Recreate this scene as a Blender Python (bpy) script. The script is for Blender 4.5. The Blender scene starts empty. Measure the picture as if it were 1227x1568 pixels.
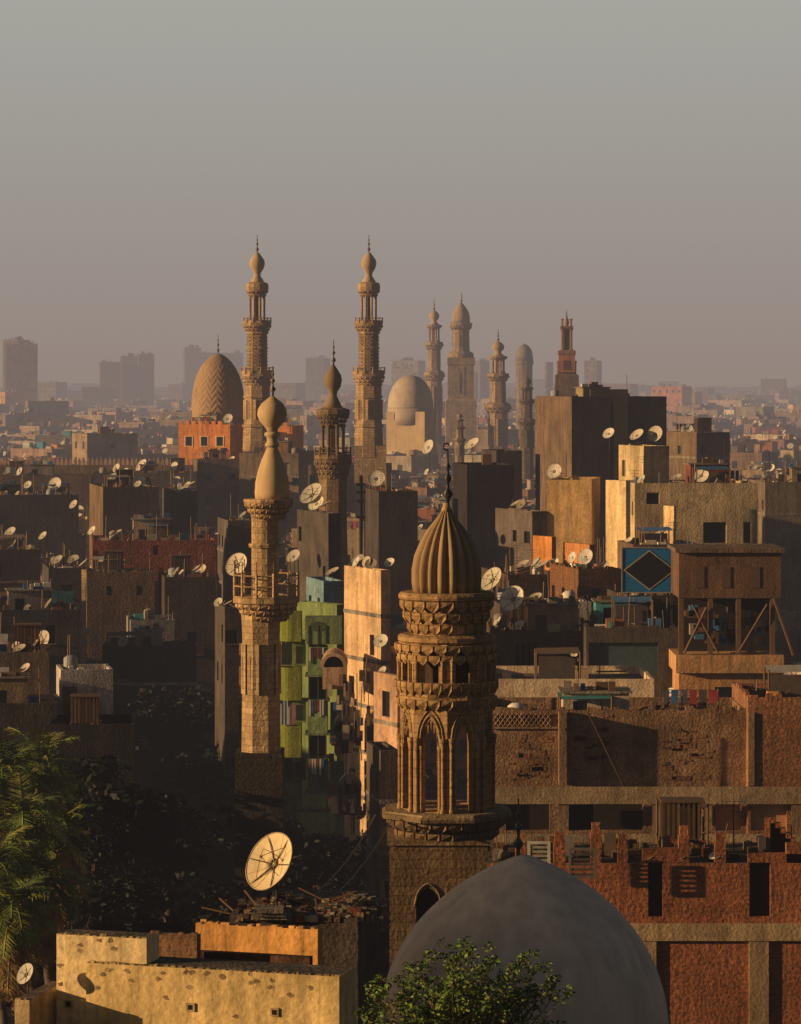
import bpy, math, random, time
import numpy as np
from mathutils import Vector
T0=time.time()
random.seed(11)
R=random.random
U=random.uniform
S=bpy.context.scene
F=5000.; H=32.; HZ=590.; CX=613.5
def X(px,d): return (px-CX)*d/F
def Z(py,d): return H-(py-HZ)*d/F
S.view_settings.view_transform='Standard'
S.view_settings.look='None'
S.view_settings.exposure=0
# ------------------------------------------------------------ materials
def aerial_group():  # distance haze painted into every material as glow, growing with world Y
    g=bpy.data.node_groups.new("painted_haze","ShaderNodeTree")
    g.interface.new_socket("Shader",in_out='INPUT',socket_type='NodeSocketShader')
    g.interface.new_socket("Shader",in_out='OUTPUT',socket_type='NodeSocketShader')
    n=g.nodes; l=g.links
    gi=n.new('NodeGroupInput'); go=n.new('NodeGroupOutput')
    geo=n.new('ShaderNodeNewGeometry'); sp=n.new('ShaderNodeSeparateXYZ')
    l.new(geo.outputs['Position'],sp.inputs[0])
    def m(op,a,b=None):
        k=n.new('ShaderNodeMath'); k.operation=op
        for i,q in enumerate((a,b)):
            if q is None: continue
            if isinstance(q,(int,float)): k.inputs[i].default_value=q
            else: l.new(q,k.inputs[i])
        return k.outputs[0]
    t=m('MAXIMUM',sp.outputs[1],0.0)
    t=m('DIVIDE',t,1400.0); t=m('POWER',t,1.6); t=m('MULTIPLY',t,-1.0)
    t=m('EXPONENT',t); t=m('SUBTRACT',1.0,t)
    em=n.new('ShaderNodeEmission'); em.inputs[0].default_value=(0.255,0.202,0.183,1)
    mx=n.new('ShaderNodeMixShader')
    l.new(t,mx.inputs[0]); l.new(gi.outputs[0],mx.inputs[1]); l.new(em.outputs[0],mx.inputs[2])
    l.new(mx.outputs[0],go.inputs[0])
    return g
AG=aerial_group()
MATS=[]
def mk(name,kind,rough=.9,metal=0.,lo=.6,hi=1.15):
    mt=bpy.data.materials.new(name); mt.use_nodes=True
    try: mt.cycles.emission_sampling='NONE'
    except Exception: pass
    n=mt.node_tree.nodes; l=mt.node_tree.links
    n.clear()
    out=n.new('ShaderNodeOutputMaterial'); bs=n.new('ShaderNodeBsdfPrincipled')
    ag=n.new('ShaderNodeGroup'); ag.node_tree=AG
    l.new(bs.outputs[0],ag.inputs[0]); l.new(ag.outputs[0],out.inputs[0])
    bs.inputs['Roughness'].default_value=rough; bs.inputs['Metallic'].default_value=metal
    bs.inputs['Specular IOR Level'].default_value=.15
    at=n.new('ShaderNodeAttribute'); at.attribute_name='Col'
    geo=n.new('ShaderNodeNewGeometry')
    def noise(scale,det=4,vec=None,sc=None):
        k=n.new('ShaderNodeTexNoise'); k.inputs['Scale'].default_value=scale; k.inputs['Detail'].default_value=det
        v=vec or geo.outputs['Position']
        if sc:
            mp=n.new('ShaderNodeMapping'); mp.inputs['Scale'].default_value=sc; l.new(v,mp.inputs[0]); v=mp.outputs[0]
        l.new(v,k.inputs[0]); return k.outputs[0]
    def rng(v,a,b,c,d):
        k=n.new('ShaderNodeMapRange'); l.new(v,k.inputs[0])
        for i,q in enumerate((a,b,c,d)): k.inputs[i+1].default_value=q
        return k.outputs[0]
    def mul(c,v):
        k=n.new('ShaderNodeMix'); k.data_type='RGBA'; k.blend_type='MULTIPLY'; k.inputs[0].default_value=1
        l.new(c,k.inputs[6]); l.new(v,k.inputs[7]); return k.outputs[2]
    def mixc(f,a,b):
        k=n.new('ShaderNodeMix'); k.data_type='RGBA'; l.new(f,k.inputs[0])
        for i,q in ((6,a),(7,b)):
            if isinstance(q,tuple): k.inputs[i].default_value=q
            else: l.new(q,k.inputs[i])
        return k.outputs[2]
    c=at.outputs['Color']; bump=None
    if kind in('plaster','brick','stone','rough'):
        c=mul(c,rng(noise(.45,5),.3,.7,lo,hi))
        c=mul(c,rng(noise(1.0,4,sc=(2.2,2.2,.25)),.32,.62,.70,1.06))
        c=mul(c,rng(noise(5,4),.3,.7,.8,1.12))
    if kind=='plaster':
        f=rng(noise(.9,6),.58,.64,0,.65)
        c=mixc(f,c,mul(c,rng(noise(9,3),.3,.7,.4,.75)))
        g_=rng(noise(1.0,5,sc=(5,5,.35)),.56,.66,0,.5)
        c=mixc(g_,c,mul(c,rng(noise(3,3),.3,.7,.45,.7)))
        bump=noise(7,5); bs_=.3
    if kind in('brick','stone'):
        uv=n.new('ShaderNodeUVMap')
        b=n.new('ShaderNodeTexBrick'); l.new(uv.outputs[0],b.inputs[0])
        b.inputs['Scale'].default_value=1
        if kind=='brick':
            b.inputs['Brick Width'].default_value=.27; b.inputs['Row Height'].default_value=.095; b.inputs['Mortar Size'].default_value=.012
            b.inputs['Color1'].default_value=(1.15,.95,.85,1); b.inputs['Color2'].default_value=(.6,.58,.56,1); b.inputs['Mortar'].default_value=(.85,1.0,1.05,1)
        else:
            b.inputs['Brick Width'].default_value=.75; b.inputs['Row Height'].default_value=.36; b.inputs['Mortar Size'].default_value=.02
            b.inputs['Color1'].default_value=(1.08,1.05,1,1); b.inputs['Color2'].default_value=(.76,.72,.66,1); b.inputs['Mortar'].default_value=(.55,.5,.46,1)
        b.inputs['Mortar Smooth'].default_value=.3
        c=mul(c,b.outputs[0]); bump=noise(6,6); bs_=.5
    if kind=='rough':
        c=mul(c,rng(noise(7,8),.35,.65,.7,1.2)); c=mul(c,rng(noise(1.2,6),.35,.65,.7,1.15)); bump=noise(8,8); bs_=.5
    if kind=='plain':
        c=mul(c,rng(noise(3,4),.3,.7,.8,1.12))
    if kind=='smooth':
        c=mul(c,rng(noise(.5,3),.3,.7,.86,1.08)); c=mul(c,rng(noise(.8,4,sc=(2.5,2.5,.3)),.3,.7,.82,1.08)); bump=noise(12,4); bs_=.08
    if kind=='leaf':
        c=mul(c,rng(noise(1.3,4),.3,.7,.5,1.5))
    if bump is not None:
        bp=n.new('ShaderNodeBump'); bp.inputs['Strength'].default_value=bs_; bp.inputs['Distance'].default_value=.12
        l.new(bump,bp.inputs['Height']); l.new(bp.outputs[0],bs.inputs['Normal'])
    l.new(c,bs.inputs['Base Color'])
    MATS.append(mt); return len(MATS)-1
PL=mk("weathered_plaster",'plaster'); BR=mk("brick_masonry",'brick',lo=.6)
PN=mk("painted_surface",'plain',.7); DK=mk("dark_interior",'plain',.5)
ST=mk("carved_stone",'stone',lo=.75); LF=mk("leaf",'leaf',.6); MT=mk("metal",'plain',.45,.5); RG=mk("rubble_concrete",'rough')
SM=mk("smooth_render",'smooth',.85)
GLC=(.012,.012,.014)
# ------------------------------------------------------------ mesh builder
class MB:
    def __init__(s): s.v=[];s.f=[];s.m=[];s.c=[];s.s=[];s.frame(0,0,0)
    def frame(s,ox,oy,a): s.ox,s.oy,s.cs,s.sn=ox,oy,math.cos(a),math.sin(a); return s
    def P(s,p):
        s.v.append((s.ox+p[0]*s.cs-p[1]*s.sn, s.oy+p[0]*s.sn+p[1]*s.cs, p[2])); return len(s.v)-1
    def face(s,pts,m,c,sm=False):
        s.f.append([s.P(p) for p in pts]); s.m.append(m); s.c.append(c); s.s.append(sm)
    def fi(s,idx,m,c,sm=False):
        s.f.append(idx); s.m.append(m); s.c.append(c); s.s.append(sm)
    def box(s,x0,x1,y0,y1,z0,z1,m,c,bot=False):
        i=[s.P(p) for p in ((x0,y0,z0),(x1,y0,z0),(x1,y1,z0),(x0,y1,z0),(x0,y0,z1),(x1,y0,z1),(x1,y1,z1),(x0,y1,z1))]
        for q in ((0,1,5,4),(1,2,6,5),(2,3,7,6),(3,0,4,7),(4,5,6,7))+(((3,2,1,0),) if bot else ()):
            s.fi([i[k] for k in q],m,c)
    def tube(s,p,q,r,m,c,n=5,r2=None):
        p=Vector(p);q=Vector(q);r2=r if r2 is None else r2
        d=(q-p)
        if d.length<1e-6: return
        d.normalize(); a=d.cross(Vector((0,0,1)))
        if a.length<.05: a=Vector((1,0,0))
        a.normalize(); b=a.cross(d)
        A=[];B=[]
        for k in range(n):
            t=2*math.pi*k/n; o=a*math.cos(t)+b*math.sin(t)
            A.append(s.P(p+o*r)); B.append(s.P(q+o*r2))
        for k in range(n):
            s.fi([A[k],A[(k+1)%n],B[(k+1)%n],B[k]],m,c,n>5)
        s.fi(B,m,c)
    def lathe(s,cx,cy,prof,n,m,c,rf=None,sm=True,ph=0.,cap=True):
        rows=[]
        for (r,z) in prof:
            row=[]
            for k in range(n):
                t=2*math.pi*(k+ph)/n
                rr=r*(rf(t,z) if rf else 1)
                row.append(s.P((cx+rr*math.cos(t),cy+rr*math.sin(t),z)))
            rows.append(row)
        for a,b in zip(rows[:-1],rows[1:]):
            for k in range(n):
                s.fi([a[k],a[(k+1)%n],b[(k+1)%n],b[k]],m,c,sm)
        if cap: s.fi(rows[0][::-1],m,c); s.fi(rows[-1],m,c)
    def wall(s,o,u,w,z0,z1,rows,m,c,dep=.22,rv=None):
        n=(u[1],-u[0])
        def pt(a,z,e=0.): return (o[0]+u[0]*a-n[0]*e,o[1]+u[1]*a-n[1]*e,z)
        z=z0
        for (a0,a1,ops) in sorted(rows,key=lambda r:r[0]):
            a0=max(a0,z); a1=min(a1,z1)
            if a1-a0<.05: continue
            if a0>z+1e-4: s.face((pt(0,z),pt(w,z),pt(w,a0),pt(0,a0)),m,c)
            x=0.
            for (b0,b1,om,oc) in ops:
                if b0<x or b1>w: continue
                if b0>x: s.face((pt(x,a0),pt(b0,a0),pt(b0,a1),pt(x,a1)),m,c)
                s.face((pt(b0,a0,dep),pt(b1,a0,dep),pt(b1,a1,dep),pt(b0,a1,dep)),om,oc)
                s.face((pt(b0,a0),pt(b0,a0,dep),pt(b0,a1,dep),pt(b0,a1)),m,c)
                s.face((pt(b1,a0),pt(b1,a0,dep),pt(b1,a1,dep),pt(b1,a1)),m,c)
                s.face((pt(b0,a1),pt(b1,a1),pt(b1,a1,dep),pt(b0,a1,dep)),m,c)
                s.face((pt(b0,a0),pt(b1,a0),pt(b1,a0,dep),pt(b0,a0,dep)),m,c)
                x=b1
            if x<w: s.face((pt(x,a0),pt(w,a0),pt(w,a1),pt(x,a1)),m,c)
            z=a1
        if z<z1: s.face((pt(0,z),pt(w,z),pt(w,z1),pt(0,z1)),m,c)
    def arch(s,cx,cy,th,rad,W,z0,z1,ow,zb,zs,zt,dep,m,c,back=None,n=8,off=0.,inner=True):
        nx,ny=math.cos(th),math.sin(th); ux,uy=-ny,nx
        def pt(a,z,e=0.):
            k=rad-e; return (cx+nx*k+ux*a,cy+ny*k+uy*a,z)
        h=ow/2
        def ah(a):
            t=min(1,abs(a)/h); return zs+(zt-zs)*(math.sqrt(max(0,1-t**1.6))*.85+.15*(1-t))
        for e,Wk in ((0,W),(dep,W*(rad-dep)/rad if rad>0 else W)):
            if e and not inner: break
            s.face((pt(-Wk/2,z0,e),pt(off-h,z0,e),pt(off-h,z1,e),pt(-Wk/2,z1,e)),m,c)
            s.face((pt(off+h,z0,e),pt(Wk/2,z0,e),pt(Wk/2,z1,e),pt(off+h,z1,e)),m,c)
            if zb>z0: s.face((pt(off-h,z0,e),pt(off+h,z0,e),pt(off+h,zb,e),pt(off-h,zb,e)),m,c)
            for i in range(2*n):
                a=-h+h*i/n; b=-h+h*(i+1)/n
                s.face((pt(off+a,ah(a),e),pt(off+b,ah(b),e),pt(off+b,z1,e),pt(off+a,z1,e)),m,c)
        for i in range(2*n):
            a=-h+h*i/n; b=-h+h*(i+1)/n
            s.face((pt(off+a,ah(a)),pt(off+b,ah(b)),pt(off+b,ah(b),dep),pt(off+a,ah(a),dep)),m,c)
        for sg in (-1,1): s.face((pt(off+sg*h,zb),pt(off+sg*h,zs),pt(off+sg*h,zs,dep),pt(off+sg*h,zb,dep)),m,c)
        s.face((pt(off-h,zb),pt(off+h,zb),pt(off+h,zb,dep),pt(off-h,zb,dep)),m,c)
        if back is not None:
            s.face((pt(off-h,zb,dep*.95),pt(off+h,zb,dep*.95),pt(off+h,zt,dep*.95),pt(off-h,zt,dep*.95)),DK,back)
    def teeth(s,cx,cy,zb,zt,rb,rt,N,tiers,m,c,ph=0.):
        for t in range(tiers):
            a=zb+(zt-zb)*t/tiers; b=zb+(zt-zb)*(t+1)/tiers
            ri=rb+(rt-rb)*t/tiers; ro=rb+(rt-rb)*(t+1)/tiers
            mid=a+(b-a)*.5
            for j in range(N):
                an=2*math.pi*(j+.5*(t%2)+ph)/N; w=2*math.pi/N*.42
                def q(al,r,z): return (cx+r*math.cos(al),cy+r*math.sin(al),z)
                core=ri*.92
                TL=q(an-w,ro,b);TR=q(an+w,ro,b);ML=q(an-w,ro,mid);MR=q(an+w,ro,mid);B=q(an,ri,a)
                CL=q(an-w,core,b);CR=q(an+w,core,b);DL=q(an-w,core,mid);DR=q(an+w,core,mid)
                s.face((TL,TR,MR,B,ML),m,c); s.face((TL,ML,DL,CL),m,c); s.face((TR,CR,DR,MR),m,c)
                s.face((ML,B,DL),m,c); s.face((MR,DR,B),m,c); s.face((TL,CL,CR,TR),m,c)
    def leaves(s,c0,rad,n,size,cols):
        for _ in range(n):
            while True:
                p=Vector((U(-1,1),U(-1,1),U(-1,1)))
                if .02<p.length<1: break
            p=p.normalized()*(p.length**.5)
            p=Vector((c0[0]+p.x*rad[0],c0[1]+p.y*rad[1],c0[2]+p.z*rad[2]))
            a=Vector((U(-1,1),U(-1,1),U(-.6,.6))).normalized(); b=a.cross(Vector((U(-1,1),U(-1,1),U(-1,1)))).normalized()
            k=size*U(.6,1.4)
            s.face((p-a*k,p-b*k*.45,p+a*k,p+b*k*.45),LF,random.choice(cols))
    def done(s,name,loc=None):
        me=bpy.data.meshes.new(name); me.from_pydata(s.v,[],s.f)
        for mt in MATS: me.materials.append(mt)
        nf=len(s.f)
        me.polygons.foreach_set('material_index',np.array(s.m,dtype=np.int32))
        me.polygons.foreach_set('use_smooth',np.array(s.s,dtype=bool))
        tot=np.zeros(nf,dtype=np.int32); me.polygons.foreach_get('loop_total',tot)
        col=np.ones((nf,4),dtype=np.float32); col[:,:3]=np.array([q[:3] for q in s.c],dtype=np.float32)
        lc=np.repeat(col,tot,axis=0)
        ca=me.color_attributes.new('Col','FLOAT_COLOR','CORNER'); ca.data.foreach_set('color',lc.ravel())
        nr=np.zeros(nf*3,dtype=np.float32); me.polygons.foreach_get('normal',nr); nr=np.repeat(nr.reshape(-1,3),tot,axis=0)
        li=np.zeros(len(me.loops),dtype=np.int32); me.loops.foreach_get('vertex_index',li)
        V=np.array(s.v,dtype=np.float32)[li]
        hl=np.maximum(np.hypot(nr[:,0],nr[:,1]),1e-5)
        u=(-nr[:,1]*V[:,0]+nr[:,0]*V[:,1])/hl; w=V[:,2].copy()
        flat=np.abs(nr[:,2])>.75
        u[flat]=V[flat,0]; w[flat]=V[flat,1]
        uv=me.uv_layers.new(name='UVMap'); uv.data.foreach_set('uv',np.stack([u,w],1).ravel())
        me.update()
        o=bpy.data.objects.new(name,me); S.collection.objects.link(o)
        if loc: o.location=loc
        return o
def jit(c,a=.12):
    k=1+U(-a,a); return (c[0]*k,c[1]*k*(1+U(-.04,.04)),c[2]*k*(1+U(-.08,.08)))
# ------------------------------------------------------------ palette
TAN=(.36,.25,.15);BRO=(.20,.13,.08);GRY=(.24,.205,.17);CRM=(.55,.43,.28);RED=(.32,.11,.055)
PNK=(.44,.27,.18);DRK=(.10,.08,.065);ORG=(.66,.25,.07);YEL=(.62,.44,.20);STN=(.44,.31,.18);WHT=(.62,.57,.5)
BLU=(.05,.14,.28);TEAL=(.08,.30,.32);WOOD=(.13,.075,.04);CON=(.28,.23,.18)
PALS=[TAN,TAN,BRO,GRY,CRM,RED,PNK,BRO,STN,CON,(.45,.33,.2),(.3,.16,.09)]
ROOFS=[]
DISHN=Vector((-.60,-.56,.58)).normalized()
def dish(mb,p,r,nrm,bz,col=(.62,.56,.47),full=False):
    nrm=Vector(nrm).normalized(); p=Vector(p)
    a=nrm.cross(Vector((0,0,1))).normalized(); b=a.cross(nrm)
    sg=32 if full else 18; K=5; rows=[]
    dp=.26 if full else .2
    for k in range(1,K+1):
        rr=r*k/K; dz=-dp*r*(1-(k/K)**2)
        rows.append([mb.P(p+a*math.cos(6.28319*j/sg)*rr+b*math.sin(6.28319*j/sg)*rr+nrm*dz) for j in range(sg)])
    c=mb.P(p-nrm*dp*r)
    for j in range(sg): mb.fi([c,rows[0][j],rows[0][(j+1)%sg]],PN,col,True)
    for A,B in zip(rows[:-1],rows[1:]):
        for j in range(sg): mb.fi([A[j],A[(j+1)%sg],B[(j+1)%sg],B[j]],PN,col,True)
    q=lambda i:p+a*math.cos(6.28319*i/sg)*r+b*math.sin(6.28319*i/sg)*r
    for j in range(sg): mb.tube(q(j),q(j+1),r*.02,PN,tuple(k*.6 for k in col),4)
    dk=(.14,.11,.08)
    if full:
        fo=p+nrm*.42*r
        for t in (35,125,215,305):
            t=math.radians(t); mb.tube(p+a*math.cos(t)*r*.72+b*math.sin(t)*r*.72-nrm*.1*r,fo,r*.011,MT,dk,5)
        for t in range(8):
            t=math.radians(t*45+12); 
            for k in range(4):
                f0,f1=k/4,(k+1)/4
                w=lambda f:p+(a*math.cos(t)+b*math.sin(t))*r*f-nrm*(dp*r*(1-f*f)-.006)
                mb.tube(w(f0),w(f1),r*.006,PN,tuple(k_*.7 for k_ in col),3)
        for t in range(6): # back ribs
            t=math.radians(t*60); mb.tube(p-nrm*(dp+.02)*r,p+(a*math.cos(t)+b*math.sin(t))*r*.97-nrm*.03*r,r*.02,MT,dk,4)
    else:
        fo=p+nrm*.6*r-b*.25*r
        mb.tube(p-b*r*.98,fo,r*.025,MT,dk,4)
    mb.tube(fo-nrm*.07*r,fo+nrm*.04*r,r*.04,MT,(.3,.26,.2),8)
    k=p-nrm*(dp+.14)*r
    mb.tube(p-nrm*(dp-.04)*r,k,r*.12,MT,(.12,.1,.08),6)
    mb.tube(k,(k.x,k.y,bz),max(.03,r*.045),MT,(.12,.09,.07),6)
    for t in (0,2.1,4.2): mb.tube((k.x,k.y,bz+r*.5),(k.x+math.cos(t)*r*.5,k.y+math.sin(t)*r*.5,bz),r*.025,MT,(.12,.09,.07),4)
def clutter(mb,w,dep,zr,amt=1.,near=True):
    if w<2 or dep<2: return
    if R()<.6*min(amt,1.3) and w>5:
        a=U(.6,w-3.6); rw=U(2,3.4); b=U(1,max(1.1,dep-3.5)); h=U(1.6,2.4); c=jit(random.choice(PALS+[TEAL] if R()<.3 else PALS),.25)
        ops=[(zr+.05,zr+1.5,[(.5,1.25,DK,random.choice([GLC,WOOD,(.05,.09,.08)]))])]
        mb.wall((a,b),(1,0),rw,zr,zr+h,ops,PL,c); mb.wall((a,b+2.6),(0,-1),2.6,zr,zr+h,[],PL,c)
        mb.wall((a+rw,b),(0,1),2.6,zr,zr+h,[],PL,c); mb.wall((a+rw,b+2.6),(-1,0),rw,zr,zr+h,[],PL,c)
        mb.box(a-.15,a+rw+.15,b-.15,b+2.75,zr+h,zr+h+.1,RG,jit(CON),True)
        for _ in range(6):
            p=a+U(0,rw-.5);q=b+U(0,2); mb.box(p,p+U(.2,.7),q,q+.5,zr+h+.101,zr+h+.1+U(.15,.5),PN,jit(random.choice([WOOD,CON,BRO,WHT,BLU]),.3))
    if R()<.25*amt:
        a=U(.7,w-.7);b=U(.7,dep-.7);c=random.choice([GRY,(.3,.3,.32),CON,WHT])
        mb.lathe(a,b,[(.4,zr+.6),(.45,zr+.65),(.45,zr+1.3),(.25,zr+1.45),(.1,zr+1.47)],12,PN,c)
        for q in((-.3,-.3),(.3,-.3),(.3,.3),(-.3,.3)): mb.tube((a+q[0],b+q[1],zr),(a+q[0],b+q[1],zr+.62),.04,MT,(.1,.08,.06),4)
    if R()<.35*amt and w>5:
        a=U(.3,w-3.2);b=U(.3,max(.4,dep-2.6)); k=U(2,2.9); h=U(1.7,2.2); c=jit(random.choice([WOOD,CON,BRO,(.3,.27,.24),TEAL,BLU]),.3)
        mb.face([(a,b,zr+h-.15),(a+k,b,zr+h-.1),(a+k,b+2,zr+h+.1),(a,b+2,zr+h+.05)],PN,c)
        for p,q in ((a,b),(a+k,b),(a,b+2),(a+k,b+2)): mb.tube((p,q,zr),(p,q,zr+h),.05,PN,WOOD,4)
        mb.box(a+.2,a+k-.2,b+1.5,b+1.6,zr,zr+h*.8,PN,jit(DRK,.4))
    if R()<.22*amt and w>4:
        a=U(.3,w-2.2);b=U(.3,dep-1.8)
        for i in range(8): mb.box(a+i*.22,a+i*.22+.1,b,b+.06,zr+.8,zr+2.4,PN,jit(WOOD,.5),True)
        mb.box(a-.05,a+1.8,b-.05,b+1.5,zr+2.4,zr+2.48,PN,WOOD,True); mb.box(a,a+1.7,b+.4,b+1.4,zr+.8,zr+2.39,DK,(.05,.035,.025),True)
        for p,q in ((a,b),(a+1.65,b),(a,b+1.3),(a+1.65,b+1.3)): mb.tube((p,q,zr),(p,q,zr+.82),.05,PN,WOOD,4)
    for _ in range(int(U(5,15)*amt)):
        a=U(.3,w-1.3);b=U(.3,dep-1.3);k=U(.12,.9)
        c=jit(random.choice([WOOD,CON,BRO,BRO,DRK,RED,GRY,WOOD,CRM,TAN,DRK,WHT if R()<.7 else DRK,BLU,TEAL if R()<.5 else ORG]),.3)
        mb.box(a,a+k,b,b+U(.2,.8),zr+.002,zr+U(.15,1.1),PN,c)
    for _ in range(int(U(1,4)*amt)):
        a=U(.3,w-1.6);b=U(.3,dep-.6); mb.tube((a,b,zr+U(.05,.6)),(a+U(.8,1.8),b+U(-.3,.3),zr+U(.05,1.2)),.05,PN,jit(WOOD,.4),4)
    for _ in range(int(U(1,5)*amt)):
        a=U(.2,w-.2);b=U(.1,dep-.2);h=U(1.2,3.); l=U(-.12,.12)
        mb.tube((a,b,zr),(a+l,b,zr+h),.03,MT,(.09,.06,.045),4)
        if R()<.4:
            for i in range(3): mb.tube((a+l-.45+.1*i,b,zr+h-.1-.22*i),(a+l+.45-.1*i,b,zr+h-.1-.22*i),.015,MT,(.2,.18,.16),3)
    if R()<.2*amt and w>4:
        a=U(.3,w-3.3);b=U(.4,dep-.4)
        mb.tube((a,b,zr+1.7),(a+3,b,zr+1.7),.015,MT,(.1,.1,.1),3)
        for e in (0,3): mb.tube((a+e,b,zr),(a+e,b,zr+1.75),.035,MT,WOOD,4)
        x=a+.15
        while x<a+2.6:
            k=U(.3,.6); mb.face([(x,b-.02,zr+1.7),(x+k,b-.02,zr+1.7),(x+k-.05,b-.05,zr+1.7-U(.5,1)),(x+.03,b-.04,zr+.9)],PN,random.choice([WHT,BLU,(.3,.05,.06),(.2,.16,.1),(.1,.1,.12),DRK,DRK])); x+=k+.08
def bldg(name,x0,x1,yt,d,dep,yaw,col,m=PL,win=1,clut=1.,ph=.8,fl=3.0,frows=None,world=None,bands=False,rag=False,nd=None,mb=None,obj=True,rs=1.):
    th=math.radians(yaw)
    if world: xl,W,zt=world
    else: xl=X(x0,d); W=X(x1,d)-xl; zt=Z(yt,d)
    dep=min(dep,.8*W/max(.05,abs(math.sin(th)))) if abs(yaw)>1 else dep
    w=(W-dep*abs(math.sin(th)))/math.cos(th)
    if yaw>=0: ox,oy=xl+dep*math.sin(th),d
    else: ox,oy=xl,d+w*math.sin(-th)
    mb=mb or MB(); mb.frame(ox,oy,th)
    def mkrows(L):
        rows=[]
        if not win: return rows
        k=0; zz=zt-fl-.1-ph*.5
        n=max(1,int(L/ U(1.9,3.0))); sp=L/n; ww=U(.7,1.1); wh=U(.9,1.5); skip=U(.25,.7)
        ocs=[GLC,GLC,GLC,jit(WOOD,.3),(.03,.05,.04),jit((.2,.17,.13)),(.03,.05,.08)]
        while zz>1 and k<7:
            ops=[]
            for i in range(n):
                if R()<skip: continue
                c=(i+.5+U(-.1,.1))*sp; oc=random.choice(ocs); q=ww*U(.75,1.2); ops.append((c-q/2,c+q/2,DK if oc==GLC else PN,oc))
            rows.append((zz+.9,zz+.9+wh*U(.85,1.1),ops)); zz-=fl; k+=1
        return rows
    fr=frows if frows is not None else mkrows(w)
    if frows is not None:
        fr=[(Z(b,d),Z(a,d),[(X(p,d)-xl,X(q,d)-xl,mm,cc) for p,q,mm,cc in ops]) for a,b,ops in frows]
    mb.wall((0,0),(1,0),w,0,zt,fr,m,col,dep=.3)
    lr=mkrows(dep)
    mb.wall((0,dep),(0,-1),dep,0,zt,lr,m,jit(col,.05),dep=.2)
    mb.wall((w,0),(0,1),dep,0,zt,mkrows(dep),m,col,dep=.2)
    mb.wall((w,dep),(-1,0),w,0,zt,[],m,col)
    zr=zt-ph; t=.2; rc=jit((.15,.115,.085),.3)
    if ph>.05:
        for q in (((0,0),(w,0),(w-t,t),(t,t)),((w,0),(w,dep),(w-t,dep-t),(w-t,t)),((w,dep),(0,dep),(t,dep-t),(w-t,dep-t)),((0,dep),(0,0),(t,t),(t,dep-t))):
            mb.face([(a,b,zt) for a,b in q],m,col)
        I=[(t,t),(w-t,t),(w-t,dep-t),(t,dep-t)]
        for a,b in zip(I,I[1:]+I[:1]): mb.face([(a[0],a[1],zr),(b[0],b[1],zr),(b[0],b[1],zt),(a[0],a[1],zt)],m,col)
        mb.face([(a,b,zr) for a,b in I],RG,rc)
    else: mb.face([(0,0,zt),(w,0,zt),(w,dep,zt),(0,dep,zt)],RG,rc); zr=zt
    if win:
        for (a0,a1,ops) in (fr if frows is None else []):
            for (b0,b1,_,_) in ops:
                mb.box(b0-.08,b1+.08,-.09,-.002,a0-.09,a0-.01,RG,jit(CON),True)
                if R()<.1: mb.box(b0,b0+.7,-.38,-.003,a0-.65,a0-.2,PN,jit(GRY,.2),True)
                if R()<.12 and b1+.6<w:
                    mb.box(b0-.5,b1+.5,-.95,-.004,a0-.95,a0-.82,RG,jit(CON),True)
                    mb.box(b0-.5,b1+.5,-.95,-.88,a0-.82,a0-.0,m,jit(col,.2),True)
                    mb.box(b0-.5,b0-.43,-.88,-.005,a0-.82,a0-.0,m,jit(col,.2),True)
        if bands or R()<.3:
            k=1
            while zt-fl*k>1 and k<6:
                mb.box(-.035,w+.035,-.035,dep+.035,zt-fl*k-.1,zt-fl*k+.16,RG,jit(CON,.15),True); k+=1
    if rag:
        x=0
        while x<w:
            k=U(.1,.5)*rs; mb.box(x,min(w,x+k),0.01,U(.12,.22),zt+.001,zt+U(.02,.22)*rs,m,jit(col,.25)); x+=k+(U(0,.9)*rs if R()<.5 else 0)
        y=.4
        while y<dep:
            k=U(.1,.5)*rs; mb.box(.01,.2,y,y+k,zt+.001,zt+U(.02,.22)*rs,m,jit(col,.25)); y+=k+U(0,.5)*rs
    if clut: clutter(mb,w,dep,zr,clut)
    mb_fr=(mb.ox,mb.oy,mb.cs,mb.sn,w,dep,zr,zt)
    ROOFS.append(mb_fr)
    if nd:
        for _ in range(nd): rnd_dish(mb_fr)
    if obj: mb.frame(0,0,0); return mb.done(name)
def roof_at(x,y,zmax):
    best=0.
    for ox,oy,cs,sn,w,dep,zr,zt in ROOFS:
        dx,dy=x-ox,y-oy; a=dx*cs+dy*sn; b=-dx*sn+dy*cs
        if 0<=a<=w and 0<=b<=dep and zr<zmax and zr>best: best=zr
    return best
DM=[]
def rnd_dish(fr):
    ox,oy,cs,sn,w,dep,zr,zt=fr
    def loc():
        a=U(.4,max(.5,w-.4)); b=U(.3,min(dep-.2,6)); return ox+a*cs-b*sn, oy+a*sn+b*cs
    if not DM:
        for k in range(6):
            mb=MB(); n=DISHN+Vector((U(-.35,.35),U(-.2,.35),U(-.25,.25))); r=[.42,.5,.62,.38,.5,.55][k]
            dish(mb,(0,0,[1.1,1.2,1.4,1.0,1.3,.9][k]),r,n,0,jit([(.50,.44,.35),(.42,.35,.26),(.58,.52,.43),(.25,.2,.15),(.34,.29,.23),(.5,.42,.32)][k]))
            o=mb.done("satellite_dish"); DM.append(o.data); x,y=loc(); o.location=(x,y,zr)
        return
    x,y=loc()
    o=bpy.data.objects.new("satellite_dish",random.choice(DM)); S.collection.objects.link(o); o.location=(x,y,zr); k=U(.75,1.35); o.scale=(k,k,k); o.rotation_euler[2]=U(-.7,.5)
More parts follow.
